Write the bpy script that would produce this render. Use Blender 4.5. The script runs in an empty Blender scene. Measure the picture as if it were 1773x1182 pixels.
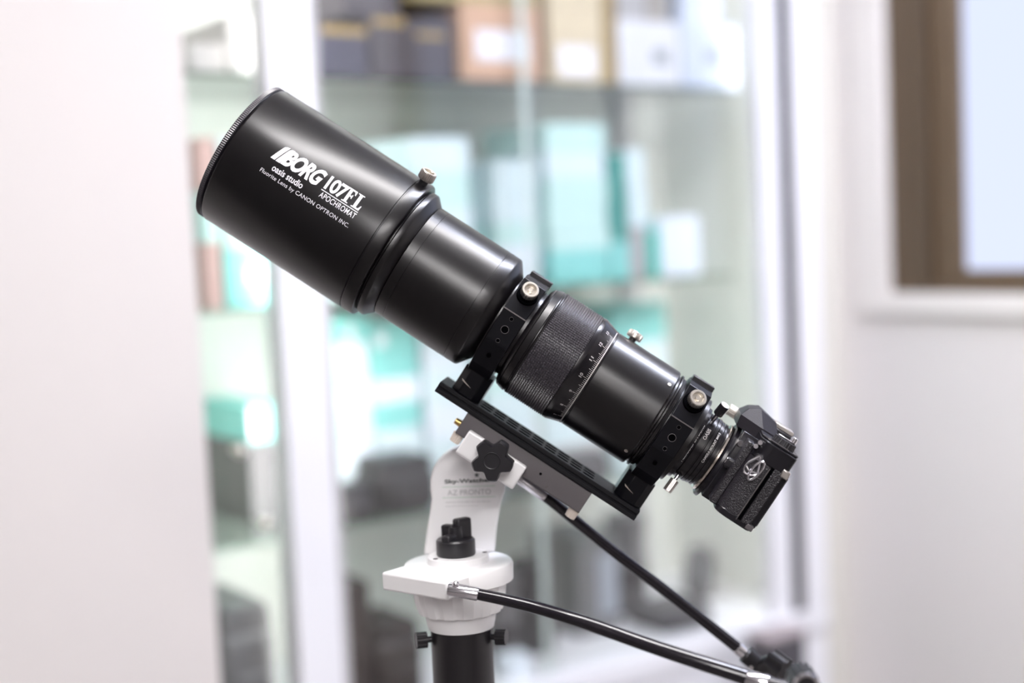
import bpy, bmesh, math, random
from mathutils import Vector, Matrix
from mathutils.geometry import tessellate_polygon
random.seed(7)
scene = bpy.context.scene
COL = scene.collection
PI = math.pi

# ------------------------------------------------------------------ camera
F_PX, CX, CY = 2462.5, 886.5, 591.0
PITCH, ROLL = math.radians(4.3), math.radians(-2.5)
CAM = Vector((0, 0, 1.35))
FWD = Vector((0, math.cos(PITCH), -math.sin(PITCH)))
UP0 = Vector((0, math.sin(PITCH), math.cos(PITCH)))
RT0 = Vector((1, 0, 0))
RIGHT = RT0 * math.cos(ROLL) + UP0 * math.sin(ROLL)
UP = UP0 * math.cos(ROLL) - RT0 * math.sin(ROLL)
cd = bpy.data.cameras.new('camera')
cam = bpy.data.objects.new('camera', cd)
COL.objects.link(cam)
cam.matrix_world = Matrix(((RIGHT.x, UP.x, -FWD.x, CAM.x), (RIGHT.y, UP.y, -FWD.y, CAM.y),
                           (RIGHT.z, UP.z, -FWD.z, CAM.z), (0, 0, 0, 1)))
cd.sensor_width = 36
cd.lens = F_PX * 36 / 1773
cd.clip_start = 0.05
cd.dof.use_dof = True
cd.dof.focus_distance = 1.19
cd.dof.aperture_fstop = 1.55
scene.camera = cam

def ray(px, py):
    return FWD + RIGHT * ((px - CX) / F_PX) + UP * ((CY - py) / F_PX)
def at_y(px, py, y):
    d = ray(px, py); return CAM + d * ((y - CAM.y) / d.y)
def at_z(px, py, z):
    d = ray(px, py); return CAM + d * ((z - CAM.z) / d.z)
def at_depth(px, py, dep):
    return CAM + ray(px, py) * dep

# ------------------------------------------------------------------ world, exposure
w = bpy.data.worlds.new('world'); scene.world = w
w.use_nodes = True
bgn = w.node_tree.nodes['Background']
bgn.inputs[0].default_value = (0.62, 0.74, 1.0, 1)
bgn.inputs[1].default_value = 1.2
vs = scene.view_settings
vs.view_transform = 'Standard'; vs.look = 'None'; vs.gamma = 1; vs.exposure = 0.3
vs.use_curve_mapping = False
scene.cycles.max_bounces = 10
scene.cycles.diffuse_bounces = 5
scene.cycles.transparent_max_bounces = 24
scene.cycles.caustics_reflective = False
scene.cycles.caustics_refractive = False
scene.cycles.sample_clamp_indirect = 6
LAMP = 33.0          # ceiling luminaires
LAMP_COL = (1.0, 0.968, 0.97)

# room axes: D runs along the cabinet face (left, near -> right, far), N is its outward normal
YAW = math.radians(55)
D = Vector((math.sin(YAW), math.cos(YAW), 0)); N = Vector((math.cos(YAW), -math.sin(YAW), 0))
P0 = CAM + ray(560, 591) * 2.2; P0.z = 0
ROOM = Matrix(((D.x, -N.x, 0, P0.x), (D.y, -N.y, 0, P0.y), (0, 0, 1, 0), (0, 0, 0, 1)))  # local x=s, y=into cabinet, z=up
def cab(px, py, inset=0.0):
    """pixel ray -> (s, z) on the plane `inset` behind the cabinet face"""
    d = ray(px, py); k = ((P0 - CAM).dot(N) - inset) / d.dot(N)
    p = CAM + d * k
    return (p - P0).dot(D), p.z
S_CORNER = cab(1452, 591)[0]
def win(px, py):
    d = ray(px, py); c = P0 + D * S_CORNER
    k = (c - CAM).dot(D) / d.dot(D); p = CAM + d * k
    return (p - c).dot(N), p.z          # distance out from the corner, height

# ------------------------------------------------------------------ materials
MATS = {}
def mat(name, col, rough=0.5, metal=0.0, spec=0.5, bump=None, coat=0.0, noise=None, alpha=None):
    m = bpy.data.materials.new(name); m.use_nodes = True
    nt = m.node_tree; b = nt.nodes['Principled BSDF']
    b.inputs['Base Color'].default_value = (*col, 1)
    b.inputs['Roughness'].default_value = rough
    b.inputs['Metallic'].default_value = metal
    b.inputs['Specular IOR Level'].default_value = spec
    b.inputs['Coat Weight'].default_value = coat
    b.inputs['Coat Roughness'].default_value = 0.1
    tc = nt.nodes.new('ShaderNodeTexCoord')
    if noise:      # (scale, amount): gentle colour mottling that belongs to the surface
        n = nt.nodes.new('ShaderNodeTexNoise'); n.inputs['Scale'].default_value = noise[0]
        n.inputs['Detail'].default_value = 4
        r = nt.nodes.new('ShaderNodeValToRGB')
        a = noise[1]
        r.color_ramp.elements[0].position = 0.3; r.color_ramp.elements[1].position = 0.7
        r.color_ramp.elements[0].color = (*[c * (1 - a) for c in col], 1)
        r.color_ramp.elements[1].color = (*[min(1, c * (1 + a)) for c in col], 1)
        nt.links.new(tc.outputs['Object'], n.inputs['Vector'])
        nt.links.new(n.outputs[0], r.inputs[0]); nt.links.new(r.outputs[0], b.inputs['Base Color'])
    if bump:       # (kind, scale, strength, distance)
        if bump[0] == 'voronoi':
            n = nt.nodes.new('ShaderNodeTexVoronoi'); out = n.outputs['Distance']
        else:
            n = nt.nodes.new('ShaderNodeTexNoise'); out = n.outputs[0]; n.inputs['Detail'].default_value = 6
        n.inputs['Scale'].default_value = bump[1]
        bp = nt.nodes.new('ShaderNodeBump'); bp.inputs['Strength'].default_value = bump[2]
        bp.inputs['Distance'].default_value = bump[3]
        nt.links.new(tc.outputs['Object'], n.inputs['Vector'])
        nt.links.new(out, bp.inputs['Height']); nt.links.new(bp.outputs[0], b.inputs['Normal'])
    MATS[name] = m
    return m
def emit(name, col, strength):
    m = bpy.data.materials.new(name); m.use_nodes = True
    nt = m.node_tree; nt.nodes.clear()
    o = nt.nodes.new('ShaderNodeOutputMaterial'); e = nt.nodes.new('ShaderNodeEmission')
    e.inputs[0].default_value = (*col, 1); e.inputs[1].default_value = strength
    nt.links.new(e.outputs[0], o.inputs[0])
    return m
def glassmat(name, tint, refl=1.0):
    m = bpy.data.materials.new(name); m.use_nodes = True
    nt = m.node_tree; nt.nodes.clear()
    o = nt.nodes.new('ShaderNodeOutputMaterial'); mx = nt.nodes.new('ShaderNodeMixShader')
    t = nt.nodes.new('ShaderNodeBsdfTransparent'); t.inputs[0].default_value = (*tint, 1)
    g = nt.nodes.new('ShaderNodeBsdfGlossy'); g.inputs['Roughness'].default_value = 0.02
    fr = nt.nodes.new('ShaderNodeFresnel'); fr.inputs[0].default_value = 1.5
    ge = nt.nodes.new('ShaderNodeNewGeometry')      # both faces of the sheet are accounted for at its front face
    m1 = nt.nodes.new('ShaderNodeMath'); m1.operation = 'MULTIPLY_ADD'; m1.inputs[1].default_value = -2 * refl; m1.inputs[2].default_value = 2 * refl
    m2 = nt.nodes.new('ShaderNodeMath'); m2.operation = 'MULTIPLY'; m2.use_clamp = True
    nt.links.new(ge.outputs['Backfacing'], m1.inputs[0]); nt.links.new(m1.outputs[0], m2.inputs[0])
    nt.links.new(fr.outputs[0], m2.inputs[1])
    nt.links.new(m2.outputs[0], mx.inputs[0]); nt.links.new(t.outputs[0], mx.inputs[1])
    nt.links.new(g.outputs[0], mx.inputs[2]); nt.links.new(mx.outputs[0], o.inputs[0])
    return m

anod = mat('black_anodised', (0.005, 0.0042, 0.005), 0.29, 0.0, 0.5, ('noise', 900, 0.06, 0.0004))
anod2 = mat('black_anodised_smooth', (0.007, 0.006, 0.008), 0.22, 0.0, 0.55)
anodb = mat('blue_black_anodised', (0.004, 0.004, 0.006), 0.3, 0.0, 0.22, ('noise', 900, 0.05, 0.0004))
knurlm = mat('knurled_rubber', (0.045, 0.04, 0.048), 0.35, 0.0, 0.8)
capm = mat('lens_cap_black', (0.01, 0.009, 0.012), 0.3, 0.0, 0.5)
white_ink = mat('white_ink', (0.85, 0.84, 0.9), 0.5)
grey_ink = mat('grey_ink', (0.42, 0.40, 0.40), 0.5)
dark_ink = mat('dark_ink', (0.05, 0.06, 0.055), 0.6)
pale_ink = mat('pale_ink', (0.50, 0.50, 0.50), 0.6)
green_ink = mat('green_ink', (0.42, 0.62, 0.46), 0.6)
silver = mat('brushed_silver', (0.84, 0.79, 0.71), 0.3, 1.0)
silver_dk = mat('knurled_nickel', (0.66, 0.62, 0.58), 0.34, 1.0)
chrome = mat('chrome', (0.90, 0.89, 0.93), 0.16, 1.0)
brass = mat('brass', (0.80, 0.55, 0.20), 0.3, 1.0)
wpaint = mat('white_paint', (0.93, 0.925, 0.93), 0.33, 0.0, 0.5, ('noise', 500, 0.05, 0.0005))
cream = mat('cream_plastic', (0.78, 0.70, 0.62), 0.4)
greyan = mat('grey_anodised', (0.105, 0.095, 0.10), 0.45, 0.0, 0.5, ('noise', 900, 0.05, 0.0004))
rubber = mat('black_plastic', (0.014, 0.013, 0.016), 0.36, 0.0, 0.5)
cablem = mat('black_vinyl', (0.010, 0.008, 0.012), 0.16, 0.0, 0.6)
tubem = mat('black_powder_coat', (0.018, 0.016, 0.018), 0.35, 0.0, 0.45, ('noise', 700, 0.1, 0.0004))
camblk = mat('camera_black_enamel', (0.010, 0.009, 0.012), 0.26, 0.0, 0.4)
leather = mat('camera_leatherette', (0.016, 0.014, 0.018), 0.36, 0.0, 0.5, ('voronoi', 900, 0.7, 0.0006))
wornm = mat('worn_edge_metal', (0.35, 0.33, 0.33), 0.3, 1.0)
hole = mat('threaded_hole', (0.002, 0.002, 0.0025), 0.9, 0, 0.0)
dark_panelm = mat('unseen_panel_dark_grey', (0.10, 0.095, 0.095), 0.7)
side_wall = mat('wall_paint_mid_grey', (0.16, 0.15, 0.15), 0.7)
stripm = emit('cabinet_fill_glow', (1.0, 0.985, 0.97), 17.0)  # added glow to brighten the cabinet inside

wallm = mat('wall_paint_warm_white', (0.80, 0.765, 0.745), 0.6, 0, 0.3, ('noise', 60, 0.08, 0.002))
wallb = mat('wall_paint_beige', (0.70, 0.68, 0.62), 0.6, 0, 0.3, ('noise', 60, 0.08, 0.002))
ceilm = mat('ceiling_white', (0.82, 0.82, 0.82), 0.8)
floorm = mat('floor_vinyl', (0.15, 0.135, 0.13), 0.45, noise=(6, 0.08))
cabw = mat('cabinet_white', (0.86, 0.86, 0.89), 0.4)
cabi = mat('cabinet_interior', (0.78, 0.79, 0.745), 0.55)
cabg = mat('cabinet_grey_metal', (0.50, 0.49, 0.49), 0.4)
gasket = mat('cabinet_dark_gasket', (0.045, 0.04, 0.045), 0.5)
shelfm = glassmat('shelf_tinted_glass', (0.84, 0.88, 0.86))
glass = glassmat('cabinet_glass', (0.982, 0.986, 0.98))
shelfglass = glassmat('shelf_glass', (0.86, 0.93, 0.90))
brown = mat('window_brown_aluminium', (0.135, 0.092, 0.056), 0.45, 0.0, 0.4)
brownd = mat('window_brown_dark', (0.085, 0.058, 0.035), 0.5)
casing = mat('window_casing_cream', (0.84, 0.80, 0.76), 0.5)
frost = emit('frosted_daylight_pane', (0.70, 0.765, 1.0), 0.93)
lampm = emit('ceiling_lamp_diffuser', LAMP_COL, LAMP)

# ------------------------------------------------------------------ mesh helpers
def bm_new():
    return bmesh.new()
def lathe(bm, prof, seg=96, c=(0, 0), closed=False, axis='x'):
    """revolve (t, r) pairs about the local axis; c = centre in the other two axes"""
    rings = []
    for t, r in prof:
        if r < 1e-6:
            p = {'x': (t, c[0], c[1]), 'z': (c[0], c[1], t), 'y': (c[0], t, c[1])}[axis]
            rings.append([bm.verts.new(p)])
            continue
        ring = []
        for k in range(seg):
            a = 2 * PI * k / seg
            u, v = r * math.cos(a), r * math.sin(a)
            p = {'x': (t, c[0] + u, c[1] + v), 'z': (c[0] + u, c[1] + v, t), 'y': (c[0] + u, t, c[1] + v)}[axis]
            ring.append(bm.verts.new(p))
        rings.append(ring)
    pairs = list(zip(rings[:-1], rings[1:]))
    if closed: pairs.append((rings[-1], rings[0]))
    for a, b in pairs:
        for k in range(seg):
            k2 = (k + 1) % seg
            if len(a) == 1 and len(b) == 1: break
            if len(a) == 1: bm.faces.new((a[0], b[k], b[k2]))
            elif len(b) == 1: bm.faces.new((a[k], b[0], a[k2]))
            else: bm.faces.new((a[k], b[k], b[k2], a[k2]))
def box(bm, x0, x1, y0, y1, z0, z1):
    v = [bm.verts.new((x, y, z)) for x in (x0, x1) for y in (y0, y1) for z in (z0, z1)]
    for f in ((0, 1, 3, 2), (4, 6, 7, 5), (0, 4, 5, 1), (2, 3, 7, 6), (0, 2, 6, 4), (1, 5, 7, 3)):
        bm.faces.new([v[i] for i in f])
def prism(bm, pts, lo, hi, axis='y', hipts=None):
    """pts are 2-D: axis y -> (x,z); axis z -> (x,y); axis x -> (y,z)"""
    def P(p, h):
        return {'y': (p[0], h, p[1]), 'z': (p[0], p[1], h), 'x': (h, p[0], p[1])}[axis]
    a = [bm.verts.new(P(p, lo)) for p in pts]
    b = [bm.verts.new(P(p, hi)) for p in (hipts or pts)]
    n = len(pts)
    bm.faces.new(a); bm.faces.new(list(reversed(b)))
    for i in range(n):
        j = (i + 1) % n
        bm.faces.new((a[i], b[i], b[j], a[j]))
def cyl(bm, p0, p1, r0, r1=None, seg=32, ribs=0, ribd=0.0, prof=None, open_top=False):
    """capped cylinder from p0 to p1; ribs > 0 gives a fluted edge"""
    if r1 is None: r1 = r0
    p0, p1 = Vector(p0), Vector(p1); ax = (p1 - p0).normalized()
    q = ax.to_track_quat('Z', 'Y').to_matrix()
    u, v = q @ Vector((1, 0, 0)), q @ Vector((0, 1, 0))
    st = prof or [(0, r0), (1, r1)]
    if ribs: seg = ribs * 4
    rings = []
    for f, r in st:
        ring = []
        for k in range(seg):
            a = 2 * PI * k / seg
            rr = r - (ribd if ribs and k % 4 >= 2 else 0)
            ring.append(bm.verts.new(p0 + (p1 - p0) * f + u * rr * math.cos(a) + v * rr * math.sin(a)))
        rings.append(ring)
    for a, b in zip(rings[:-1], rings[1:]):
        for k in range(seg):
            k2 = (k + 1) % seg; bm.faces.new((a[k], a[k2], b[k2], b[k]))
    bm.faces.new(list(reversed(rings[0])))
    if not open_top: bm.faces.new(rings[-1])
def tube(bm, pts, r, seg=20, r1=None):
    pts = [Vector(p) for p in pts]; rings = []; n = len(pts); up = None
    for i, p in enumerate(pts):
        tg = (pts[min(i + 1, n - 1)] - pts[max(i - 1, 0)]).normalized()
        if up is None: up = tg.orthogonal().normalized()
        up = (up - tg * up.dot(tg)).normalized(); sd = tg.cross(up)
        rr = r if r1 is None else r + (r1 - r) * i / (n - 1)
        rings.append([bm.verts.new(p + (up * math.cos(2 * PI * k / seg) + sd * math.sin(2 * PI * k / seg)) * rr) for k in range(seg)])
    for a, b in zip(rings[:-1], rings[1:]):
        for k in range(seg):
            k2 = (k + 1) % seg; bm.faces.new((a[k], a[k2], b[k2], b[k]))
    bm.faces.new(list(reversed(rings[0]))); bm.faces.new(rings[-1])
def sphere(bm, c, r, sc=(1, 1, 1), seg=20):
    bmesh.ops.create_uvsphere(bm, u_segments=seg, v_segments=seg // 2, radius=r,
                              matrix=Matrix.Translation(c) @ Matrix.Diagonal((*sc, 1)))
def spline(pts, n=24):
    pts = [Vector(p) for p in pts]; P = [pts[0] * 2 - pts[1]] + pts + [pts[-1] * 2 - pts[-2]]; out = []
    for i in range(1, len(P) - 2):
        a, b, c, d = P[i - 1:i + 3]
        for k in range(n):
            t = k / n
            out.append(0.5 * ((2 * b) + (c - a) * t + (2 * a - 5 * b + 4 * c - d) * t * t + (3 * b - a - 3 * c + d) * t ** 3))
    return out + [pts[-1]]

MM = Matrix.Scale(0.001, 4)
def part(name, bm, m, parent=None, off=(0, 0, 0), mm=True, smooth=35, bevel=0.0, seg=2, matrix=None):
    """link bm as ONE mesh object; off = parent origin in the same local units"""
    bmesh.ops.translate(bm, verts=bm.verts, vec=[-c for c in off])
    if mm: bmesh.ops.scale(bm, verts=bm.verts, vec=(0.001,) * 3)
    bmesh.ops.recalc_face_normals(bm, faces=bm.faces)
    me = bpy.data.meshes.new(name); bm.to_mesh(me); bm.free()
    me.materials.append(m)
    if smooth:
        me.shade_smooth(); me.set_sharp_from_angle(angle=math.radians(smooth))
    o = bpy.data.objects.new(name, me); COL.objects.link(o)
    if bevel:
        b = o.modifiers.new('bevel', 'BEVEL'); b.width = bevel * (0.001 if mm else 1); b.segments = seg
        b.limit_method = 'ANGLE'; b.angle_limit = math.radians(40)
        b.harden_normals = False
    if parent is not None: o.parent = parent
    if matrix is not None: o.matrix_world = matrix
    return o
def tag(o, label, cat, group=None):
    o['label'] = label; o['category'] = cat
    if group: o['group'] = group
    return o
def thing(name, label, cat, matrix, off=(0, 0, 0), group=None):
    o = bpy.data.objects.new(name, None); COL.objects.link(o)
    o.empty_display_size = 0.02
    o.matrix_world = matrix @ Matrix.Translation(Vector(off) * 0.001)
    return tag(o, label, cat, group)
def struct(o):
    o['kind'] = 'structure'; return o

def text2d(body, size=1.0, bold=0.0, shear=0.0, spacing=1.0, width=None, height=None, cut=None):
    """returns a bmesh of flat lettering in (u, v), origin bottom left"""
    c = bpy.data.curves.new('txt', 'FONT'); c.body = body; c.size = size; c.offset = bold; c.shear = shear
    c.space_character = spacing; c.resolution_u = 4; c.fill_mode = 'FRONT'
    o = bpy.data.objects.new('txt', c); COL.objects.link(o)
    bpy.context.view_layer.update()
    me = bpy.data.meshes.new_from_object(o.evaluated_get(bpy.context.evaluated_depsgraph_get()))
    bpy.data.objects.remove(o); bpy.data.curves.remove(c)
    bm = bmesh.new(); bm.from_mesh(me); bpy.data.meshes.remove(me)
    xs = [v.co.x for v in bm.verts]; ys = [v.co.y for v in bm.verts]
    x0, x1, y0, y1 = min(xs), max(xs), min(ys), max(ys)
    sx = width / (x1 - x0) if width else 1
    sy = height / (y1 - y0) if height else (sx if width else 1)
    for v in bm.verts: v.co = ((v.co.x - x0) * sx, (v.co.y - y0) * sy, 0)
    return bm
def poly2d(polys):
    bm = bmesh.new()
    for pl in polys:
        vv = [bm.verts.new((x, y, 0)) for x, y in pl]
        for tri in tessellate_polygon([[Vector((x, y, 0)) for x, y in pl]]):
            bm.faces.new([vv[i] for i in tri])
    return bm
def slice_bm(bm, step=1.6, axis=1):
    vals = [v.co[axis] for v in bm.verts]
    a = min(vals) + step
    no = Vector((0, 0, 0)); no[axis] = 1
    while a < max(vals):
        co = Vector((0, 0, 0)); co[axis] = a
        bmesh.ops.bisect_plane(bm, geom=bm.verts[:] + bm.edges[:] + bm.faces[:], plane_co=co, plane_no=no)
        a += step
def wrap_axial(bm, t0, arc0, R, lift=0.12):
    """lettering that reads along the tube (+t), letters standing up round the tube"""
    slice_bm(bm, 1.4, 1)
    for v in bm.verts:
        a = (arc0 + v.co.y) / R
        v.co = (t0 + v.co.x, -(R + lift) * math.cos(a), (R + lift) * math.sin(a))
    return bm
def wrap_circ(bm, t0, ang0, Rf, lift=0.12, step=1.0):
    """lettering that reads round the tube (upwards), letter tops towards the front of the tube"""
    slice_bm(bm, step, 0)
    R0 = Rf(t0)
    for v in bm.verts:
        a = ang0 + v.co.x / R0; t = t0 - v.co.y; R = Rf(t) + lift
        v.co = (t, -R * math.cos(a), R * math.sin(a))
    return bm
def join_bm(dst, src):
    me = bpy.data.meshes.new('tmp'); src.to_mesh(me); src.free(); dst.from_mesh(me); bpy.data.meshes.remove(me)

# ------------------------------------------------------------------ room
def rbox(name, s0, s1, i0, i1, z0, z1, m, parent=None, bevel=0.0):
    bm = bm_new(); box(bm, s0, s1, i0, i1, z0, z1)
    o = part(name, bm, m, parent, mm=False, smooth=30, bevel=bevel)
    if parent is None: o.matrix_world = ROOM
    return o
ZC = 2.55
SL, SR = -3.2, S_CORNER           # room extent along the face
IN0, INF = 0.0, -4.6              # i is measured into the cabinet wall, negative = into the room
CS0, CS1 = cab(320, 591)[0], cab(1419, 591)[0]     # cabinet left and right ends
DEPTH = 0.42
struct(rbox('floor', SL - .1, SR + .1, INF - .1, DEPTH + .1, -0.1, 0, floorm))
struct(rbox('ceiling', SL - .1, SR + .1, INF - .1, DEPTH + .1, ZC, ZC + .1, ceilm))
bm = bm_new()
box(bm, CS1 + 0.002, SR, 0.0, DEPTH + .1, 0, ZC)
box(bm, CS0 - .2, CS1 + 0.002, DEPTH + .02, DEPTH + .1, 0, ZC)
box(bm, CS0 - .1, CS1 + 0.002, 0.0, DEPTH + .02, 2.302, ZC)
o = struct(part('wall_back', bm, wallb, mm=False)); o.matrix_world = ROOM
s340 = cab(341, 591)[0]
struct(rbox('wall_left', SL, s340, -0.012, DEPTH + .1, 0, ZC, mat('wall_paint_pinkish', (0.69, 0.65, 0.625), 0.6, 0, 0.3, ('noise', 60, 0.08, 0.002))))
struct(rbox('wall_far_side', SL - .1, SL, INF - .1, DEPTH + .1, 0, ZC, side_wall))
struct(rbox('wall_front', SL, SR, INF - .1, INF, 0, ZC, wallm))
struct(rbox('unseen_dark_panel', SL, SR, INF + .001, INF + .03, 0, 1.62, dark_panelm))  # added dark panel out of view, keeps reflections on the tubes dark
# window wall: local x = distance out from the corner, y = outside(+)
WIN = Matrix(((N.x, D.x, 0, (P0 + D * S_CORNER).x), (N.y, D.y, 0, (P0 + D * S_CORNER).y), (0, 0, 1, 0), (0, 0, 0, 1)))
def wbox(name, a0, a1, b0, b1, z0, z1, m, parent=None, bevel=0.0):
    bm = bm_new(); box(bm, a0, a1, b0, b1, z0, z1)
    o = part(name, bm, m, parent, mm=False, smooth=30, bevel=bevel)
    if parent is None: o.matrix_world = WIN
    return o
a_f, z_f = win(1541, 507)          # outer corner of the brown frame
a_g = win(1652, 400)[0]; z_g = win(1700, 468)[1]
a_s = win(1594, 400)[0]
a_c = win(1490, 480)[0]; z_c = win(1600, 545)[1]
WA1 = a_f + 1.55; ZT = 2.12
bm = bm_new()
box(bm, 0, a_f, 0, 0.16, 0, ZC); box(bm, WA1, 4.7, 0, 0.16, 0, ZC)
box(bm, a_f, WA1, 0, 0.16, 0, z_f); box(bm, a_f, WA1, 0, 0.16, ZT, ZC)
o = struct(part('wall_right', bm, wallm, mm=False)); o.matrix_world = WIN
wn = bpy.data.objects.new('window_1', None); COL.objects.link(wn); wn.matrix_world = WIN @ Matrix.Translation((a_f, 0, z_f)); wn['kind'] = 'structure'
def wpart(name, rects, b0, b1, m, bevel=0.0):
    bm = bm_new()
    for a0, a1, z0, z1 in rects: box(bm, a0, a1, b0, b1, z0, z1)
    return part(name, bm, m, wn, off=(a_f, 0, z_f), mm=False, smooth=30, bevel=bevel)
e = 0.001
zf2 = z_f + (z_g - z_f) * 0.35
wpart('window_frame', [(a_f + e, a_s, z_f + e, ZT - e), (WA1 - 0.05, WA1 - e, z_f + e, ZT - e), (a_s, WA1 - .05, z_f + e, zf2), (a_s, WA1 - .05, ZT - .05, ZT - e)], 0.005, 0.10, brown, 0.002)
wpart('frame_groove', [(a_f + (a_s - a_f) * .48, a_f + (a_s - a_f) * .62, z_f + .02, ZT - .02)], 0.001, 0.02, brownd)
wpart('sash_groove', [(a_s - 0.002, a_s + 0.012, zf2, ZT - .06)], 0.0, 0.03, brownd)
wpart('sash', [(a_s + 0.012, a_g, zf2, ZT - .05), (a_g, WA1 - .05, zf2, z_g), (a_g, WA1 - .05, ZT - .12, ZT - .05), (WA1 - .12, WA1 - .05, z_g, ZT - .12)], 0.022, 0.06, brown, 0.002)
wpart('frosted_pane', [(a_g - .005, WA1 - .115, z_g - .005, ZT - .115)], 0.036, 0.042, frost)
wpart('window_casing', [(a_c, a_f - 0.001, z_c, ZT + .05), (a_f - .001, WA1 + .05, z_c, z_f - .001)], -0.012, 0.0, casing, 0.003)

# ceiling lamps (rectangular luminaires) – the light of the room, plus two added fill lamps
def ceiling_lamp(s, i, ls, li, label, z=ZC, dm=None):
    M = ROOM @ Matrix.Translation((s, i, z))
    t = thing('ceiling_lamp', label, 'lamp', M, group='ceiling lamps')
    bm = bm_new(); box(bm, -ls / 2 - .02, ls / 2 + .02, -li / 2 - .02, li / 2 + .02, -0.05, -0.001)
    part('lamp_housing', bm, cabw, t, mm=False)
    bm = bm_new(); box(bm, -ls / 2, ls / 2, -li / 2, li / 2, -0.058, -0.0505)
    part('diffuser', bm, dm or lampm, t, mm=False)
def to_si(x, y):
    v = Vector((x, y, 0)) - P0; return v.dot(D), -v.dot(N)
s, i = to_si(0.19, 0.97); ceiling_lamp(s, i, 1.2, 0.19, 'long white ceiling lamp right above the telescope')
s, i = to_si(0.05, -2.55); ceiling_lamp(s, i, 1.2, 0.24, 'long white ceiling lamp far behind the camera')
s, i = to_si(0.30, -1.3); ceiling_lamp(s, i, 1.2, 0.24, 'added ceiling fill lamp just behind the camera', dm=emit('added_fill_diffuser', LAMP_COL, LAMP * 1.6))  # added lamp, fills the mount front and the right wall
s, i = to_si(1.05, 1.72); ceiling_lamp(s, i, 1.0, 0.22, 'added bluish ceiling fill lamp nearest the window', dm=emit('added_bluish_diffuser', (0.80, 0.84, 1.0), LAMP * 1.75))  # added lamp, gives the bluish window light on tubes and right wall
#==LAMPS_END

# ------------------------------------------------------------------ display cabinet
cabt = thing('display_cabinet', 'tall white-framed glass display cabinet with shelves of boxes', 'cabinet', ROOM, ((CS0 + CS1) * 500, 0, 0))
OFF = ((CS0 + CS1) / 2, 0, 0)
def cbx(name, boxes, m, bevel=0.0, parent=None):
    bm = bm_new()
    for b in boxes: box(bm, *b)
    return part(name, bm, m, parent or cabt, off=OFF, mm=False, smooth=30, bevel=bevel)
SP0, SP1 = cab(485, 591)[0], cab(563, 591)[0]      # middle post
SG1 = cab(583, 591)[0]
SV0, SV1 = cab(1329, 591)[0], cab(1364, 591)[0]    # right stile
SK1 = cab(1381, 591)[0]
ZB = 0.575; ZTOP = 2.30
CL = s340 + 0.001
cbx('back_panel', [(CL, CS1, DEPTH, DEPTH + .015, ZB, ZTOP)], cabi)
cbx('side_panel', [(CS1 - .03, CS1, 0.03, DEPTH, ZB, ZTOP)], cabi)
cbx('side_panel', [(CL, CL + .012, 0.03, DEPTH, ZB, ZTOP)], cabi)
cbx('top_panel', [(CL, CS1, 0.0, DEPTH, ZTOP - .06, ZTOP)], cabw)
cbx('post', [(SP0, SP1, -0.006, 0.045, ZB, ZTOP - .06)], cabw, .003)
cbx('post', [(SK1, CS1, -0.006, 0.03, ZB, ZTOP - .06)], cabw, .003)
cbx('gasket', [(SV1, SK1, 0.0, 0.03, ZB, ZTOP - .06)], gasket)
cbx('door_stile', [(SP1, SG1, 0.012, 0.03, ZB, ZTOP - .06)], cabg)
cbx('door_stile', [(SV0, SV1, 0.006, 0.03, ZB, ZTOP - .06)], cabw)
cbx('base', [(CL, CS1, 0.0, DEPTH, 0.0, ZB - .045)], cabw)
cbx('bottom_rail', [(CL, CS1, -0.008, DEPTH, ZB - .045, ZB)], cabw, .003)
g1 = cab(945, 591)[0]
SP_ = (SP0 + SP1) / 2
for a_, b_ in ((SP_ + .008, SP1 + .006), (SP0 + .028, SP_), (SV0 + .034, SV0 + .042)):
    cbx('added_fill_strip', [(a_, b_, .047 if b_ < SV0 else .036, .054 if b_ < SV0 else .043, ZB + .02, ZTOP - .08)], stripm)  # added strips hidden behind post and stile, brighten the shelves
cbx('added_fill_strip', [(CL + .03, SV0, .05, .056, ZTOP - .075, ZTOP - .062)], stripm)  # added strip under the top panel, brightens the shelves from above
cbx('glass_door', [(SG1, g1 + .02, 0.020, 0.025, ZB, ZTOP - .06)], glass)
cbx('glass_door', [(g1 - .005, SV0, 0.032, 0.037, ZB, ZTOP - .06)], glass)
cbx('glass_door', [(CL + .012, SP0, 0.020, 0.025, ZB, ZTOP - .06)], glass)
cbx('door_edge_strip', [(g1 - .008, g1 + .004, 0.030, 0.0315, ZB, ZTOP - .06)], mat('pale_glass_edge', (0.62, 0.72, 0.68), 0.3))
ZA, ZBs, ZCs = cab(1270, 152, .05)[1], cab(1290, 472, .05)[1], cab(650, 903, .05)[1]
SH0 = .05
for zz, nm in ((ZA, 0), (ZBs, 1), (ZCs, 2)):
    sh1 = cab(1275, 591, .05)[0]
    if nm == 2: sh1 = cab(1150, 591, .05)[0]
    cbx('shelf', [(CL + .014, sh1, SH0, DEPTH - .002, zz - .008, zz)], (glassmat('shelf_dark_tinted_glass', (0.68, 0.74, 0.71)), shelfm, shelfglass)[nm])
cbx('shelf_upright', [(cab(1075, 300, DEPTH - .03)[0], cab(1098, 300, DEPTH - .03)[0], DEPTH - .03, DEPTH, ZB, ZTOP - .07)], cabg)
for px, py in ((415, 780), (460, 905)):
    ss, z = cab(px, py, 0.0)
    bm = bm_new(); cyl(bm, (ss, .02, z), (ss, .004, z), .005); sphere(bm, (ss, -.002, z), .0095)
    part('door_knob', bm, silver, cabt, off=OFF, mm=False)

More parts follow.
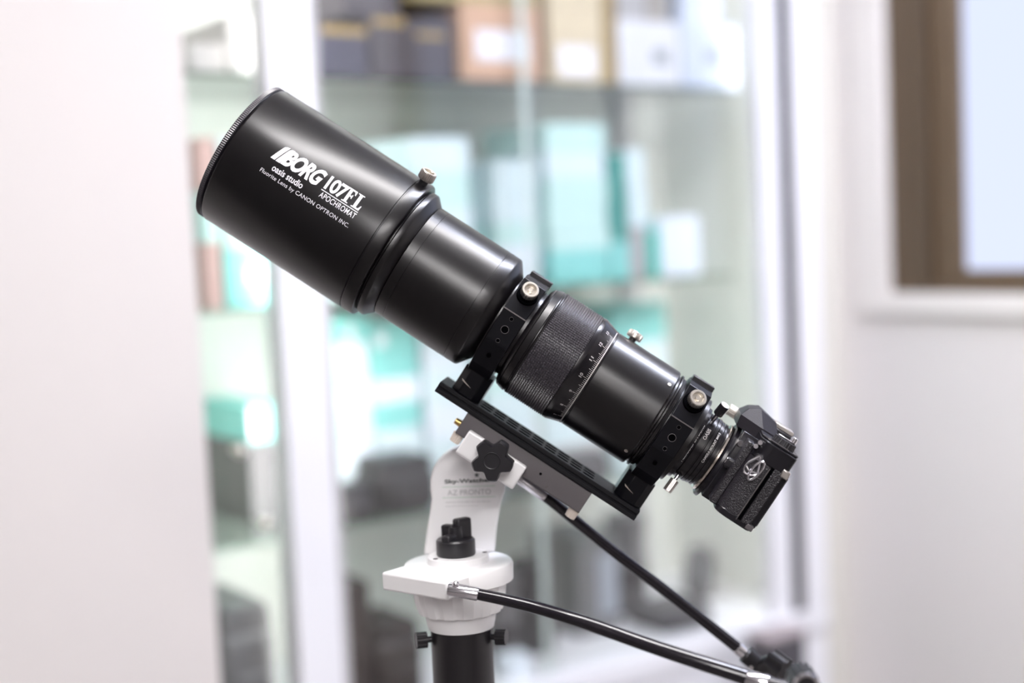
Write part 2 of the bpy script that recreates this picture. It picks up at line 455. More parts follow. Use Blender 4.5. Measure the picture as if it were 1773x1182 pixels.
# ------------------------------------------------------------------ things in the cabinet
def colour(name, c): return mat(name, c, 0.55, noise=(30, 0.05))
teal = colour('carton_teal', (0.26, 0.68, 0.64)); mint = colour('carton_mint', (0.58, 0.82, 0.78))
pale = colour('carton_pale_blue', (0.70, 0.84, 0.87)); ice = colour('carton_ice_white', (0.80, 0.88, 0.95))
dteal = colour('carton_shaded_teal', (0.05, 0.30, 0.25)); pink = colour('carton_dusty_pink', (0.55, 0.38, 0.35))
navy = colour('carton_slate', (0.055, 0.055, 0.085)); slate = colour('carton_charcoal', (0.065, 0.058, 0.07))
gold = colour('carton_gold', (0.36, 0.25, 0.09)); olive = colour('carton_olive', (0.42, 0.35, 0.17))
kraft = colour('carton_kraft', (0.60, 0.38, 0.25)); beige = colour('carton_beige', (0.68, 0.58, 0.40))
cwhite = colour('carton_white', (0.74, 0.75, 0.78)); cblue = colour('carton_bluish_white', (0.58, 0.64, 0.76))
cgrey = colour('carton_grey', (0.42, 0.41, 0.41)); lgrey = colour('carton_light_grey', (0.56, 0.545, 0.54))
labw = colour('paper_label', (0.86, 0.86, 0.92)); blot = colour('printed_mark', (0.35, 0.38, 0.40))
blackg = mat('gear_black', (0.04, 0.037, 0.04), 0.5); greyg = mat('gear_grey', (0.12, 0.115, 0.12), 0.5)
midg = mat('gear_mid_grey', (0.16, 0.16, 0.165), 0.5); browng = mat('gear_brown_black', (0.03, 0.022, 0.02), 0.5)

def carton(x0, x1, ytop, base, m, label, inset=.07, depth=.22, zbase=None, name='carton', cat='box', group=None,
           lab=None, labm=None, band=None, bandm=None, mark=None, yref=None):
    """carton whose front face spans pixels x0..x1 and reaches up to ytop; base = z it stands on"""
    zb = base + .0005
    yr = ytop + 40 if yref is None else yref
    s0, s1 = cab(x0, yr, inset)[0], cab(x1, yr, inset)[0]
    zt = cab((x0 + x1) / 2, ytop, inset)[1]
    depth = min(depth, DEPTH - .035 - inset)
    c = ((s0 + s1) / 2, inset + depth / 2, zb)
    t = thing(name, label, cat, ROOM, [k * 1000 for k in c], group)
    t.rotation_mode = 'XYZ'
    bm = bm_new(); box(bm, s0, s1, inset, inset + depth, zb, zt)
    part('carton_body', bm, m, t, off=c, mm=False, smooth=30, bevel=.001)
    def patch(nm, r, mm_, th=.0012):
        a0, zt_ = cab(r[0], r[2], inset); a1, zb_ = cab(r[1], r[3], inset)
        a0, a1 = max(a0, s0 + .002), min(a1, s1 - .002)
        bm = bm_new(); box(bm, a0, a1, inset - th, inset - .0001, max(min(zb_, zt_), zb + .002), min(max(zb_, zt_), zt - .001))
        part(nm, bm, mm_, t, off=c, mm=False, smooth=0)
    if lab: patch('paper_label', lab, labm or labw)
    if mark: patch('printed_mark', mark, blot, .0018)
    if band: patch('band', band, bandm or gold)
    return s0, s1, zt

G_TOP = 'cartons on the top shelf'
za = ZA
carton(332, 392, 75, za, lgrey, 'pale grey box on the top shelf at the far left edge of the glass', .08, group=G_TOP)
carton(393, 452, 28, za, cgrey, 'tall grey box on the top shelf just left of the white post', .08, group=G_TOP)
x = carton(556, 637, 44, za, navy, 'slate blue box with gold lid band, top shelf against the white post', .08, band=(556, 637, 44, 62), group=G_TOP)
za2 = x[2]
carton(645, 704, 30, za, slate, 'charcoal box with gold lid band, second from the post on the top shelf', .08, band=(645, 704, 30, 46), group=G_TOP)
x = carton(706, 786, 34, za, slate, 'charcoal box with narrow gold stripe, left of the brown carton', .08, band=(720, 770, 56, 68), group=G_TOP)
za3 = x[2]
carton(596, 690, -60, max(za2, cab(650, 30, .08)[1]), slate, 'large charcoal box lying across two gold banded boxes at the top', .085, group=G_TOP)
x = carton(800, 933, 8, za, kraft, 'brown cardboard carton with big white shipping label', .06, .26, lab=(822, 916, 50, 108), group=G_TOP)
carton(712, 930, -70, x[2] + .0, olive, 'wide olive box on top of the brown cardboard carton', .065, .24, group=G_TOP)
carton(948, 1040, -60, za, beige, 'tall beige box with white label right of the door edge', .06, .24, lab=(966, 1030, 78, 132), group=G_TOP)
carton(1043, 1062, -60, za, gold, 'narrow gold box squeezed between beige and white boxes', .06, .24, group=G_TOP)
x = carton(1070, 1176, 36, za, cwhite, 'white box with round grey mark, top shelf beside the gold box', .07, .24, mark=(1130, 1158, 86, 112), group=G_TOP)
carton(1066, 1118, -70, x[2], cgrey, 'grey box on top of the white box beside the gold box', .08, .2, group=G_TOP)
carton(1121, 1152, -70, x[2], mat('carton_taupe', (0.36, 0.33, 0.29), .6), 'narrow taupe box on top of the white box with round mark', .08, .2, group=G_TOP)
x = carton(1180, 1276, 44, za, cblue, 'bluish white box with faint mark at the right end of the top shelf', .07, .24, mark=(1222, 1250, 86, 110), group=G_TOP)
carton(1176, 1245, -70, x[2], cblue, 'bluish white box stacked above the right end of the top shelf', .08, .2, group=G_TOP)

G_MID = 'cartons on the middle shelf'
def stack(cols, base, group, yref):
    """cols: (x0, x1, [(ytop, material, colour word), ...] from the bottom upwards, inset)"""
    for x0, x1, rows, inset, wh in cols:
        z = base
        n = len(rows)
        for k, r in enumerate(rows):
            pos = 'only box' if n == 1 else ('bottom' if k == 0 else ('topmost' if k == n - 1 else ('second from bottom' if k == 1 else ('third from bottom' if k == 2 else 'fourth from bottom'))))
            wiggle = (0, 2, -1, 1, -2)[k % 5]
            lab = r[3] if len(r) > 3 else None
            g = carton(x0 + wiggle, x1 + wiggle, r[0], z, r[1], f'{r[2]} box, {pos} {wh}', inset, .2, group=group, lab=lab, yref=yref)
            z = g[2]
zb = ZBs
stack([
    (350, 378, [(420, pink, 'dusty pink'), (330, mint, 'mint'), (238, pink, 'dusty pink')], .08, 'of the narrow pile by the left wall, middle shelf'),
    (384, 478, [(430, teal, 'teal', (425, 458, 462, 490)), (372, mint, 'mint'), (300, mint, 'pale mint'), (240, pale, 'pale blue')], .08, 'of the pile left of the white post, middle shelf'),
    (590, 680, [(420, mint, 'mint'), (330, pale, 'pale blue')], .08, 'of the pile hidden behind the dew shield, middle shelf'),
    (712, 815, [(425, mint, 'mint'), (360, pale, 'pale blue'), (300, mint, 'light mint'), (238, pale, 'icy blue')], .08, 'of the pile above the main tube, middle shelf'),
    (858, 930, [(425, ice, 'icy white'), (385, mint, 'mint'), (330, pale, 'pale blue'), (278, pale, 'pale aqua')], .08, 'of the pile left of the door edge, middle shelf'),
    (950, 1052, [(432, teal, 'mint teal'), (398, mint, 'mint'), (352, mint, 'light mint'), (308, mint, 'soft mint'), (262, pale, 'pale aqua'), (214, mint, 'grey mint')], .08, 'of the tall pile right of the door edge'),
    (1088, 1117, [(392, cgrey, 'grey'), (322, pale, 'pale blue'), (258, pale, 'pale aqua')], .08, 'of the narrow pile below the shelf corner'),
], zb, G_MID, 360)
x = carton(1057, 1086, 418, zb, teal, 'small bright teal box under the tall dark teal box', .08, .2, group=G_MID, yref=360)
carton(1057, 1084, 268, x[2], dteal, 'tall dark teal box for the shaded box sides beside the tall mint pile', .08, .2, group=G_MID, yref=360)  # dark colour holds the shade on the left-facing box sides
carton(1119, 1139, 398, zb, mat('carton_sea_green', (0.04, 0.50, 0.40), .55), 'sea green box standing on edge on the middle shelf', .08, .2, group=G_MID, yref=360)
carton(1141, 1210, 374, zb, ice, 'pale ice blue box at the right end of the middle shelf', .08, .2, group=G_MID, yref=360)

G_LOW = 'cartons on the lower shelf'
zc = ZCs
stack([
    (424, 476, [(765, greyg, 'grey'), (700, teal, 'teal', (428, 445, 705, 760))], .17, 'of the pair left of the white post, lower shelf'),
    (590, 640, [(770, ice, 'icy blue'), (720, pale, 'pale blue'), (680, ice, 'icy white'), (640, pale, 'soft blue'), (592, ice, 'whitish'), (548, teal, 'teal', (598, 612, 565, 585))], .17, 'of the pile right of the white post, lower shelf'),
    (645, 725, [(790, pale, 'pale blue'), (742, pale, 'pale aqua'), (698, teal, 'aqua'), (655, ice, 'icy white'), (612, teal, 'teal'), (560, teal, 'bright teal', (650, 668, 578, 600))], .17, 'of the pile left of the mounting plate, lower shelf'),
    (735, 815, [(760, pale, 'pale blue'), (700, ice, 'icy blue'), (640, pale, 'bluish'), (580, ice, 'whitish blue')], .17, 'of the pile behind the front tube ring, lower shelf'),
    (840, 930, [(740, ice, 'icy white'), (680, pale, 'pale blue'), (620, mint, 'mint')], .17, 'of the pile behind the mounting plate, lower shelf'),
    (935, 1040, [(770, lgrey, 'light grey'), (710, pale, 'pale aqua'), (640, mint, 'mint')], .17, 'of the pile behind the focus ring, lower shelf'),
    (1062, 1155, [(740, pale, 'pale blue'), (660, mint, 'mint'), (590, pale, 'pale aqua'), (525, teal, 'teal')], .17, 'of the pile above the rear tube, lower shelf'),
], zc, G_LOW, 650)

def gear(name, label, cat, s, i, z, build, m, group=None):
    t = thing(name, label, cat, ROOM, (s * 1000, i * 1000, z * 1000), group)
    build(t)
    return t
def cabs(px, py, inset): return cab(px, py, inset)
# dark camera cases and gear on the lower shelf, in front of the boxes
def case_bm(w, d, h, r=.02):
    bm = bm_new(); box(bm, -w / 2, w / 2, -d / 2, d / 2, 0.0005, h); return bm
def shoulder_bag(px0, px1, ytop, base, inset, label, m, cat='bag', d=.1, name='camera_bag', group=None):
    s0 = cab(px0, ytop, inset)[0]; s1 = cab(px1, ytop, inset)[0]; zt = cab((px0 + px1) / 2, ytop, inset)[1]
    h = zt - base; w_ = s1 - s0
    t = thing(name, label, cat, ROOM, ((s0 + s1) * 500, (inset + d / 2) * 1000, base * 1000), group)
    bm = case_bm(w_, d, h * .8); part('bag_body', bm, m, t, mm=False, bevel=min(.02, h * .25), seg=4)
    bm = bm_new(); prism(bm, [(-w_ * .46, h * .78), (-w_ * .40, h * .98), (w_ * .40, h * .98), (w_ * .46, h * .78)], -d * .46, d * .46)
    part('lid', bm, m, t, mm=False, bevel=.006, seg=3)
    bm = bm_new(); box(bm, -w_ * .3, w_ * .3, -d / 2 - .012, -d / 2 + .004, h * .1, h * .5)
    part('front_pocket', bm, m, t, mm=False, bevel=.004)
    return t
shoulder_bag(655, 760, 790, zc, .06, 'black rounded camera bag on the lower shelf left of the white arm', blackg)
shoulder_bag(592, 652, 838, zc, .055, 'small black pouch on the lower shelf beside the white post', blackg, name='lens_pouch', d=.06)
shoulder_bag(885, 955, 800, zc, .065, 'grey pouch on the lower shelf behind the mounting plate', midg, name='lens_pouch', d=.05)
shoulder_bag(965, 1060, 785, zc, .06, 'dark grey camera bag on the lower shelf under the plate', greyg, d=.06)
def optic(px, ytop, ybot, base, inset, rad, label, m, name, cat, ring=None, group=None):
    """upright cylinder-like gear with a proper stepped barrel"""
    s, zt = cab(px, ytop, inset); h = zt - base
    t = thing(name, label, cat, ROOM, (s * 1000, (inset + rad) * 1000, base * 1000), group)
    bm = bm_new(); lathe(bm, [(0.0005, 0), (0.0005, rad * .9), (.01, rad * .92), (h * .15, rad), (h * .55, rad), (h * .58, rad * .9), (h * .8, rad * .9), (h * .83, rad * 1.02), (h, rad * 1.02), (h, 0)], 40, axis='z')
    part('barrel', bm, m, t, mm=False)
    bm = bm_new(); lathe(bm, [(h * .3, rad * 1.0), (h * .3, rad * 1.04), (h * .5, rad * 1.04), (h * .5, rad)], 40, axis='z')
    part('grip_ring', bm, blackg, t, mm=False)
    return t
zf = ZB
# base of the cabinet: dark optics and cases
optic(942, 975, 0, zf, .12, .042, 'dark upright telephoto lens on the cabinet floor right of the tripod column', blackg, 'camera_lens', 'lens')
optic(1104, 895, 0, zf, .20, .042, 'tall charcoal spotting tube standing on the cabinet floor behind the cables', greyg, 'spotting_scope', 'scope')
carton(1000, 1070, 925, zf, midg, 'grey box with pale panel on the cabinet floor between the dark lenses', .16, .15, lab=(1034, 1072, 960, 1058), labm=mat('panel_blue_grey', (.34, .37, .42), .5))
optic(885, 1000, 0, zf, .08, .030, 'short dark lens on the cabinet floor behind the white mount', greyg, 'camera_lens', 'lens')
carton(602, 640, 1008, zf, browng, 'narrow brown black box standing by the white post, cabinet floor', .03 + .03, .15)
shoulder_bag(648, 735, 1075, zf, .06, 'brown black camera bag on the cabinet floor left of the tripod column', browng, d=.14)
shoulder_bag(380, 478, 1045, zf, .06, 'large grey case on the cabinet floor left of the white post', midg, name='carrying_case', cat='case', d=.2)
carton(882, 920, 1135, zf, ice, 'small white box on the cabinet floor right of the tripod column', .045, .04)
shoulder_bag(1150, 1235, 1050, zf, .06, 'low dark grey case on the cabinet floor behind the ring', greyg, name='carrying_case', cat='case', d=.12)
# big ring (lens hood) leaning
s, z = cab(1226, 1022, .20)
z = max(z, ZB + .0575)
t = thing('lens_hood', 'round grey lens hood seen as a ring behind the thin cable', 'lens hood', ROOM, (s * 1000, 200, z * 1000))
bm = bm_new(); lathe(bm, [(0, .052), (0, .036), (.03, .034), (.03, .056)], 48, axis='y', closed=True)
o = part('hood_ring', bm, greyg, t, mm=False); o.rotation_euler = (0, 0, math.radians(28))
bm = bm_new(); lathe(bm, [(.018, 0), (.018, .0345), (.024, .0345), (.024, 0)], 40, axis='y')
o = part('front_glass', bm, mat('frosted_lens_cap', (.50, .55, .57), .4), t, mm=False); o.rotation_euler = (0, 0, math.radians(28))
bm = bm_new(); box(bm, -.02, .02, .002, .028, zf - z + .0005, -.054)
part('foot', bm, blackg, t, mm=False)
carton(1240, 1276, 1030, zf, lgrey, 'light grey box at the right end of the cabinet floor', .20, .12)

# dark case standing in front of the cabinet, lower right
pc = cab(1358, 1110, -0.16); pd = cab(1425, 1110, -0.16); pz = cab(1385, 1105, -0.16)[1]
t = thing('equipment_case', "dark grey upright case in front of the glass cabinet's right post", 'case', ROOM, ((pc[0] + pd[0]) * 500, -90, 0))
wd = pd[0] - pc[0]
bm = bm_new(); box(bm, -wd / 2, wd / 2, -.03, .03, .012, pz - .012); part('case_body', bm, mat('case_grey', (.075, .07, .08), .5), t, mm=False, bevel=.008, seg=3)
bm = bm_new(); box(bm, -wd / 2 - .002, wd / 2 + .002, -.032, .032, pz - .0118, pz); part('case_lid', bm, mat('case_lid_pinkish', (.42, .36, .37), .5), t, mm=False, bevel=.003)
for sx in (-1, 1):
    bm = bm_new(); cyl(bm, (sx * wd * .35, 0, 0.0), (sx * wd * .35, 0, .013), .012); part('foot', bm, blackg, t, mm=False)

# ------------------------------------------------------------------ telescope frame
A0 = CAM + ray(420, 265) * 1.25
B0 = CAM + ray(1132, 725) * 1.232
XS = (B0 - A0).normalized()
YS = Vector((0, 0, 1)).cross(XS).normalized()
ZS = XS.cross(YS)
SC = Matrix(((XS.x, YS.x, ZS.x, A0.x), (XS.y, YS.y, ZS.y, A0.y), (XS.z, YS.z, ZS.z, A0.z), (0, 0, 0, 1)))
# local units below: millimetres; x = t (front lens 0 -> camera), y = away from viewer, z = up across the tube
O1 = (200, 0, 0)
tel = thing('refractor_telescope', 'black refractor telescope with large dew shield and white lettering, tilted up left', 'telescope', SC, O1)
def tp(name, bm, m, parent=None, **k):
    o = part(name, bm, m, tel if parent is None else None, off=O1, **k)
    if parent is not None: o.parent = parent
    return o
# lens cap
bm = bm_new()
lathe(bm, [(-4, 0), (-4, 60), (-3.6, 62), (-2.6, 64.4), (-1.0, 65.0), (2.2, 65.0), (3.0, 64.0), (3.2, 60), (3.2, 0)], 160)
cap = tp('lens_cap', bm, capm)
bm = bm_new(); seg = 420
prof = [(-2.2, 0), (-2.0, 1), (1.6, 1), (1.8, 0)]
lathe(bm, [(-2.2, 64.6), (-2.0, 65.3), (1.6, 65.3), (1.8, 64.6)], seg)
for v in bm.verts:
    a = math.atan2(v.co.z, v.co.y); k = round(a / (2 * PI) * seg)
    if k % 2 == 0:
        f = 1 + .5 / 65; v.co.y *= f; v.co.z *= f
tp('knurled_rim', bm, knurlm, cap, smooth=20)
# dew shield
bm = bm_new()
lathe(bm, [(3.2, 60), (3.2, 64.4), (4.2, 65.6), (5.5, 66.2), (147.0, 66.2), (147.4, 65.4), (148.2, 65.4), (148.6, 66.2), (157.8, 66.2), (159.2, 65.6), (159.8, 64.0), (159.8, 56)], 192)
shield = tp('dew_shield', bm, anod)
# stepped ring and main tube
bm = bm_new()
lathe(bm, [(158, 58), (161, 58), (161.2, 60.5), (162.2, 61.4), (166.5, 61.4), (167.5, 60.8), (174.0, 54.2), (174.5, 53.0)], 160)
tp('objective_cell', bm, anod)
bm = bm_new()
lathe(bm, [(172, 50), (174.5, 53.0), (175.2, 53.9), (183.6, 53.9), (183.8, 53.65), (184.1, 53.65), (184.3, 53.9), (246.2, 53.9), (246.4, 53.6), (246.9, 53.6), (247.1, 53.9), (257.0, 53.7), (258.8, 53.0), (266.5, 42.5), (268, 40.6), (296, 40.6), (296, 36)], 160)
tp('main_tube', bm, anod)
# dew shield screw: knurled head on a black stem
def knob(name, base, axis, rs, hs, r, h, parent, m1=silver_dk, m2=silver, ribs=28, hex_=True):
    base, axis = Vector(base), Vector(axis).normalized()
    bm = bm_new(); cyl(bm, base, base + axis * hs, rs); st = tp(name + '_stem', bm, rubber, None, smooth=30)
    p = base + axis * hs
    bm = bm_new(); cyl(bm, p, p + axis * h, r, ribs=ribs, ribd=r * .07, prof=[(0, r * .93), (.12, r), (.85, r), (1, r * .93)], open_top=True)
    hd = tp(name, bm, m1, None, smooth=30)
    # bright face ring with recessed socket
    q = p + axis * (h + .02); tr = axis.to_track_quat('Z', 'Y').to_matrix().to_4x4(); tr.translation = q
    bm = bm_new(); lathe(bm, [(-.3, r * .95), (.25, r * .88), (.25, r * .68), (-.2, r * .62), (-3.2, r * .60), (-3.2, r * .3), (-1.4, r * .24), (-1.4, 0)], 40, axis='z')
    bmesh.ops.transform(bm, matrix=tr, verts=bm.verts)
    f = tp('socket_face', bm, m2, None, smooth=30)
    for c_ in (st, f):
        c_.parent = hd
    return hd
knob('dew_shield_screw', (152.5, 4.5 - 22, 60), (0, -.22, .98), 4.0, 8.5, 7.3, 8.0, tel)
# lettering on the dew shield
R = 66.2
let = bm_new()
b = text2d('BORG', 1, bold=.045, shear=.34, spacing=.93, width=38.2, height=15.8); join_bm(let, wrap_axial(b, 49.0, 17.2, R))
def bar(x0, w0, h=15.8, sh=.34, rnd=4.0):
    pts = [(x0, 0), (x0 + w0, 0)]
    pts += [(x0 + w0 + sh * h, h)] + [(x0 + sh * h + rnd * .9, h)] + [(x0 + sh * (h - .4) + rnd * .35, h - .45), (x0 + sh * (h - 1.6) + .1, h - 1.7), (x0 + sh * (h - 3.2), h - 3.2)]
    return pts
join_bm(let, wrap_axial(poly2d([bar(39.6, 4.1)]), 0, 17.2, R))
join_bm(let, wrap_axial(poly2d([bar(44.5, 4.1, rnd=2.5)]), 0, 17.2, R))
b = text2d('107', 1, bold=.03, shear=0.0, spacing=.88, width=19.0, height=13.6); join_bm(let, wrap_axial(b, 90.6, 19.3, R))
Fp = [[(0, 0), (6, 0), (6, .9), (4.3, 1.2), (4.3, 13.6), (1.6, 13.6), (1.6, 1.2), (0, .9)],
      [(0, 12.7), (1.6, 12.4), (1.6, 13.6), (0, 13.6)],
      [(4.3, 12.1), (6.6, 12.1), (7.6, 9.4), (8.4, 9.4), (8.2, 13.6), (4.3, 13.6)],
      [(4.3, 6.4), (5.6, 6.4), (6.0, 5.2), (6.7, 5.2), (6.7, 9.0), (6.0, 9.0), (5.6, 7.8), (4.3, 7.8)]]
Lp = [[(9.4, 0), (17.2, 0), (17.6, 4.6), (16.9, 4.6), (15.6, 1.5), (13.8, 1.5), (13.8, 12.5), (15.4, 12.8), (15.4, 13.6), (9.4, 13.6), (9.4, 12.8), (11, 12.5), (11, 1.2), (9.4, .9)]]
join_bm(let, wrap_axial(poly2d(Fp + Lp), 108.4, 19.3, R))
join_bm(let, wrap_axial(poly2d([[(0, 0), (36.2, 0), (36.2, .75), (0, .75)]]), 90.0, 17.5, R))
b = text2d('APOCHROMAT', 1, bold=.012, spacing=1.08, width=35.2, height=5.0); join_bm(let, wrap_axial(b, 91.2, 11.5, R))
b = text2d('oasis studio', 1, bold=.02, spacing=1.0, width=29.8, height=5.9); join_bm(let, wrap_axial(b, 45.9, 8.6, R))
b = text2d('Fluorite Lens by CANON OPTRON INC.', 1, bold=.004, spacing=1.04, width=88.0); join_bm(let, wrap_axial(b, 38.2, 1.6, R))
tp('lettering', let, white_ink, shield, smooth=0)

# focusing body: rounded front, knurled grip, graduated cone, rear tube
bm = bm_new()
lathe(bm, [(290, 38), (294, 40.5), (294.6, 44), (296, 46.8), (297.2, 48.2), (298.2, 48.7), (298.8, 48.3), (299.3, 49.0), (304.9, 50.3), (305.4, 49.5), (306.2, 49.5), (307.2, 50.6), (308.2, 50.4)], 160)
tp('focus_ring_front', bm, anod)
rows, cols, pitch = 18, 150, 37.0 / 18
bm = bm_new(); prof = []
for r in range(rows):
    t0 = 308.2 + r * pitch
    prof += [(t0, 0), (t0 + pitch * .38, 1), (t0 + pitch * .66, 1)]
prof.append((345.2, 0))
rings = []
ns = cols * 3
for t_, h_ in prof:
    ring = []
    for k in range(ns):
        hh = h_ * (0 if k % 3 == 0 else 1)
        rr = 49.6 + 1.0 * hh; a = 2 * PI * k / ns
        ring.append(bm.verts.new((t_, rr * math.cos(a), rr * math.sin(a))))
    rings.append(ring)
for a, b in zip(rings[:-1], rings[1:]):
    for k in range(ns):
        k2 = (k + 1) % ns; bm.faces.new((a[k], b[k], b[k2], a[k2]))
tp('knurled_grip', bm, knurlm, smooth=0)
def Rcone(t):
    if t < 349.6: return 50.2
    if t < 361: return 50.2 - (t - 349.6) / 11.4 * 3.6
    return 46.6
bm = bm_new()
lathe(bm, [(345.2, 49.6), (345.6, 50.4), (349.2, 50.4), (349.8, 50.1), (361.0, 46.7), (363.4, 46.4), (363.6, 46.1), (365, 45.9)], 160)
coll = tp('scale_collar', bm, anod2)
# graduations
gr = bm_new()
def tick(ang, t0, t1, wmm):
    n = 4; prev = None
    for i in range(n + 1):
        t = t0 + (t1 - t0) * i / n; rr = Rcone(t) + .12; da = wmm / 2 / rr
        cur = [gr.verts.new((t, -rr * math.cos(ang + q), rr * math.sin(ang + q))) for q in (-da, da)]
        if prev: gr.faces.new((prev[0], prev[1], cur[1], cur[0]))
        prev = cur
for mj in range(0, 7):
    a0 = math.radians(-53.6 + 19.2 * mj)
    for k in range(10 if mj < 6 else 1):
        a = a0 + math.radians(1.92 * k)
        ln = 4.6 if k == 0 else (3.7 if k == 5 else 2.2)
        tick(a, 361.0 - ln, 361.2, .38)
n = 160
prev = None
for i in range(n + 1):
    a = math.radians(-80 + 160 * i / n)
    cur = [gr.verts.new((t, -(Rcone(t) + .1) * math.cos(a), (Rcone(t) + .1) * math.sin(a))) for t in (361.2, 362.0)]
    if prev: gr.faces.new((prev[0], prev[1], cur[1], cur[0]))
    prev = cur
tp('graduated_scale', gr, grey_ink, coll, smooth=0)
num = bm_new()
for mj, sx in enumerate(('7', '8', '9', '10', '11', '12', '13')):
    b = text2d(sx, 1, bold=.03, height=2.7, width=1.9 if len(sx) == 1 else 3.8)
    wd_ = 1.9 if len(sx) == 1 else 3.8
    join_bm(num, wrap_circ(b, 355.9, math.radians(-53.6 + 19.2 * mj) - wd_ / 2 / 48.3, Rcone))
tp('scale_numbers', num, grey_ink, coll, smooth=0)
bm = bm_new()
lathe(bm, [(363.6, 45.9), (364.2, 46.4), (425.5, 46.4), (426.6, 45.6), (427.2, 43.0), (428.8, 43.0), (429.6, 45.2), (431.0, 45.2), (431.8, 43.5), (434.5, 43.0), (435.2, 40.4), (462.0, 40.4), (462.0, 34)], 160)
rt = tp('rear_tube', bm, anod)
def surf_screw(px_t, ang, R_, r=1.9):
    a = math.radians(ang); n_ = Vector((0, -math.cos(a), math.sin(a))); p = Vector((px_t, 0, 0)) + n_ * (R_ - 1)
    bm = bm_new(); cyl(bm, p, p + n_ * 1.5, r, r * .9, 20); sc_ = tp('grub_screw', bm, silver, None); sc_.parent = rt
for ang in (49, -43, 140, 230): surf_screw(421.5, ang, 46.4)
knob('lock_screw', (376, 10, 44), (0, .16, .98), 3.2, 4.2, 7.0, 6.0, tel)

# ------------------------------------------------------------------ tube rings
def tube_ring(t0, wd, label, hinge=True):
    off = (t0 + wd / 2, 0, -70)
    T = thing('tube_ring', label, 'clamp', SC, off, 'tube rings holding the telescope')
    def rp(name, bm, m, parent=None, **k):
        o = part(name, bm, m, T if parent is None else parent, off=off, **k)
        return o
    ri = 41.0
    outer = [(-44, 15.5), (-24, 44.5), (-12, 47), (14, 47), (30, 39), (44, 15), (44, -15), (33, -38), (20, -47), (-22, -47), (-34, -38), (-44, -14.5)]
    bm = bm_new(); nseg = 96
    # outer polygon sampled by angle, inner circle
    def ray_poly(a):
        d = Vector((math.cos(a), math.sin(a))); best = 0
        for i in range(len(outer)):
            p, q = Vector(outer[i]), Vector(outer[(i + 1) % len(outer)]); e_ = q - p
            den = d.x * e_.y - d.y * e_.x
            if abs(den) < 1e-9: continue
            k = (p.x * e_.y - p.y * e_.x) / den; u = (p.x * d.y - p.y * d.x) / den
            if k > 0 and -1e-6 <= u <= 1 + 1e-6: best = max(best, k)
        return d * best
    angs = sorted(set([2 * PI * k / nseg for k in range(nseg)] + [math.atan2(p[1], p[0]) % (2 * PI) for p in outer]))
    R4 = []
    for a in angs:
        po = ray_poly(a); pi = Vector((ri * math.cos(a), ri * math.sin(a)))
        R4.append([bm.verts.new((t_, p.x, p.y)) for p, t_ in ((po, t0), (po, t0 + wd), (pi, t0 + wd), (pi, t0))])
    for i in range(len(R4)):
        a, b = R4[i], R4[(i + 1) % len(R4)]
        for k in range(4): bm.faces.new((a[k], a[(k + 1) % 4], b[(k + 1) % 4], b[k]))
    body = rp('ring_body', bm, anodb, smooth=25, bevel=.5)
    # clamp ear with hinge
    bm = bm_new(); box(bm, t0 + 1.0, t0 + wd + .5, -2, 12, 44, 51); rp('hinge_block', bm, rubber, bevel=.6)
    # slot line between the two halves
    bm = bm_new(); box(bm, t0 - .05, t0 + wd + .05, -44.3, -30, 15.3, 16.3); rp('ring_seam', bm, wornm)
    # screw with knurled silver head on the sloping facet
    ax = Vector((0, -.82, .57)); base = Vector((t0 + wd * .5, -32, 33))
    bm = bm_new(); cyl(bm, base - ax * 2, base + ax * 2.2, 9.5, 9.0, 36); rp('screw_seat', bm, hole)
    bm = bm_new(); cyl(bm, base + ax * 1, base + ax * 6, 4.2); rp('screw_stem', bm, rubber)
    bm = bm_new(); cyl(bm, base + ax * 5, base + ax * 12.5, 7.6, ribs=26, ribd=.5, prof=[(0, 7.1), (.12, 7.6), (.88, 7.6), (1, 7.2)], open_top=True)
    hd = rp('knurled_screw', bm, silver_dk, smooth=30)
    tr = ax.to_track_quat('Z', 'Y').to_matrix().to_4x4(); tr.translation = base + ax * 12.52
    bm = bm_new(); lathe(bm, [(-.3, 7.4), (.3, 6.8), (.3, 5.3), (-.2, 4.8), (-3.0, 4.6), (-3.0, 2.2), (-1.2, 1.8), (-1.2, 0)], 40, axis='z')
    bmesh.ops.transform(bm, matrix=tr, verts=bm.verts)
    rp('socket_face', bm, silver, hd, smooth=30)
    # holes of the side facet
    for z_, r_ in ((10.5, 1.7), (0, 3.3), (-11, 1.7)):
        bm = bm_new(); tc_ = t0 + wd * .5
        lathe(bm, [(-44.12, r_ * .95), (-44.2, r_), (-44.12, r_ * 1.07)], 28, c=(tc_, z_), axis='y')
        rp('hole_rim', bm, greyan)
        bm = bm_new(); lathe(bm, [(-44.1, 0), (-44.1, r_ * .9), (-43.9, r_ * .9)], 28, c=(tc_, z_), axis='y'); rp('threaded_hole', bm, hole)
    bm = bm_new(); ax2 = Vector((0, -.92, -.39)); p = Vector((t0 + wd * .5, -39.5, -26)); cyl(bm, p, p + ax2 * 1.2, 1.9); rp('threaded_hole', bm, hole)
    # foot block with chamfered vertical edges and slotted screw
    x0, x1 = t0 - 2.6, t0 + wd + 3.0
    pl = [(x0, 18), (x0, -12), (x0 + 7, -20), (x1 - 7, -20), (x1, -12), (x1, 18)]
    bm = bm_new(); prism(bm, pl, -70.6, -46.4, axis='z'); rp('foot_block', bm, anodb, bevel=.7)
    bm = bm_new(); prism(bm, [(t0 + 1, -58.0), (t0 + 6, -59.8), (t0 + 12, -61.6), (t0 + 7, -60.8), (t0 + 2, -59.6)], -20.25, -19.9); o_ = rp('screw_slot', bm, silver)
    return T
tube_ring(269.6, 21.5, 'black tube ring between the main tube and the knurled focus ring')
tube_ring(436.0, 21.5, 'black tube ring at the camera end of the rear tube')

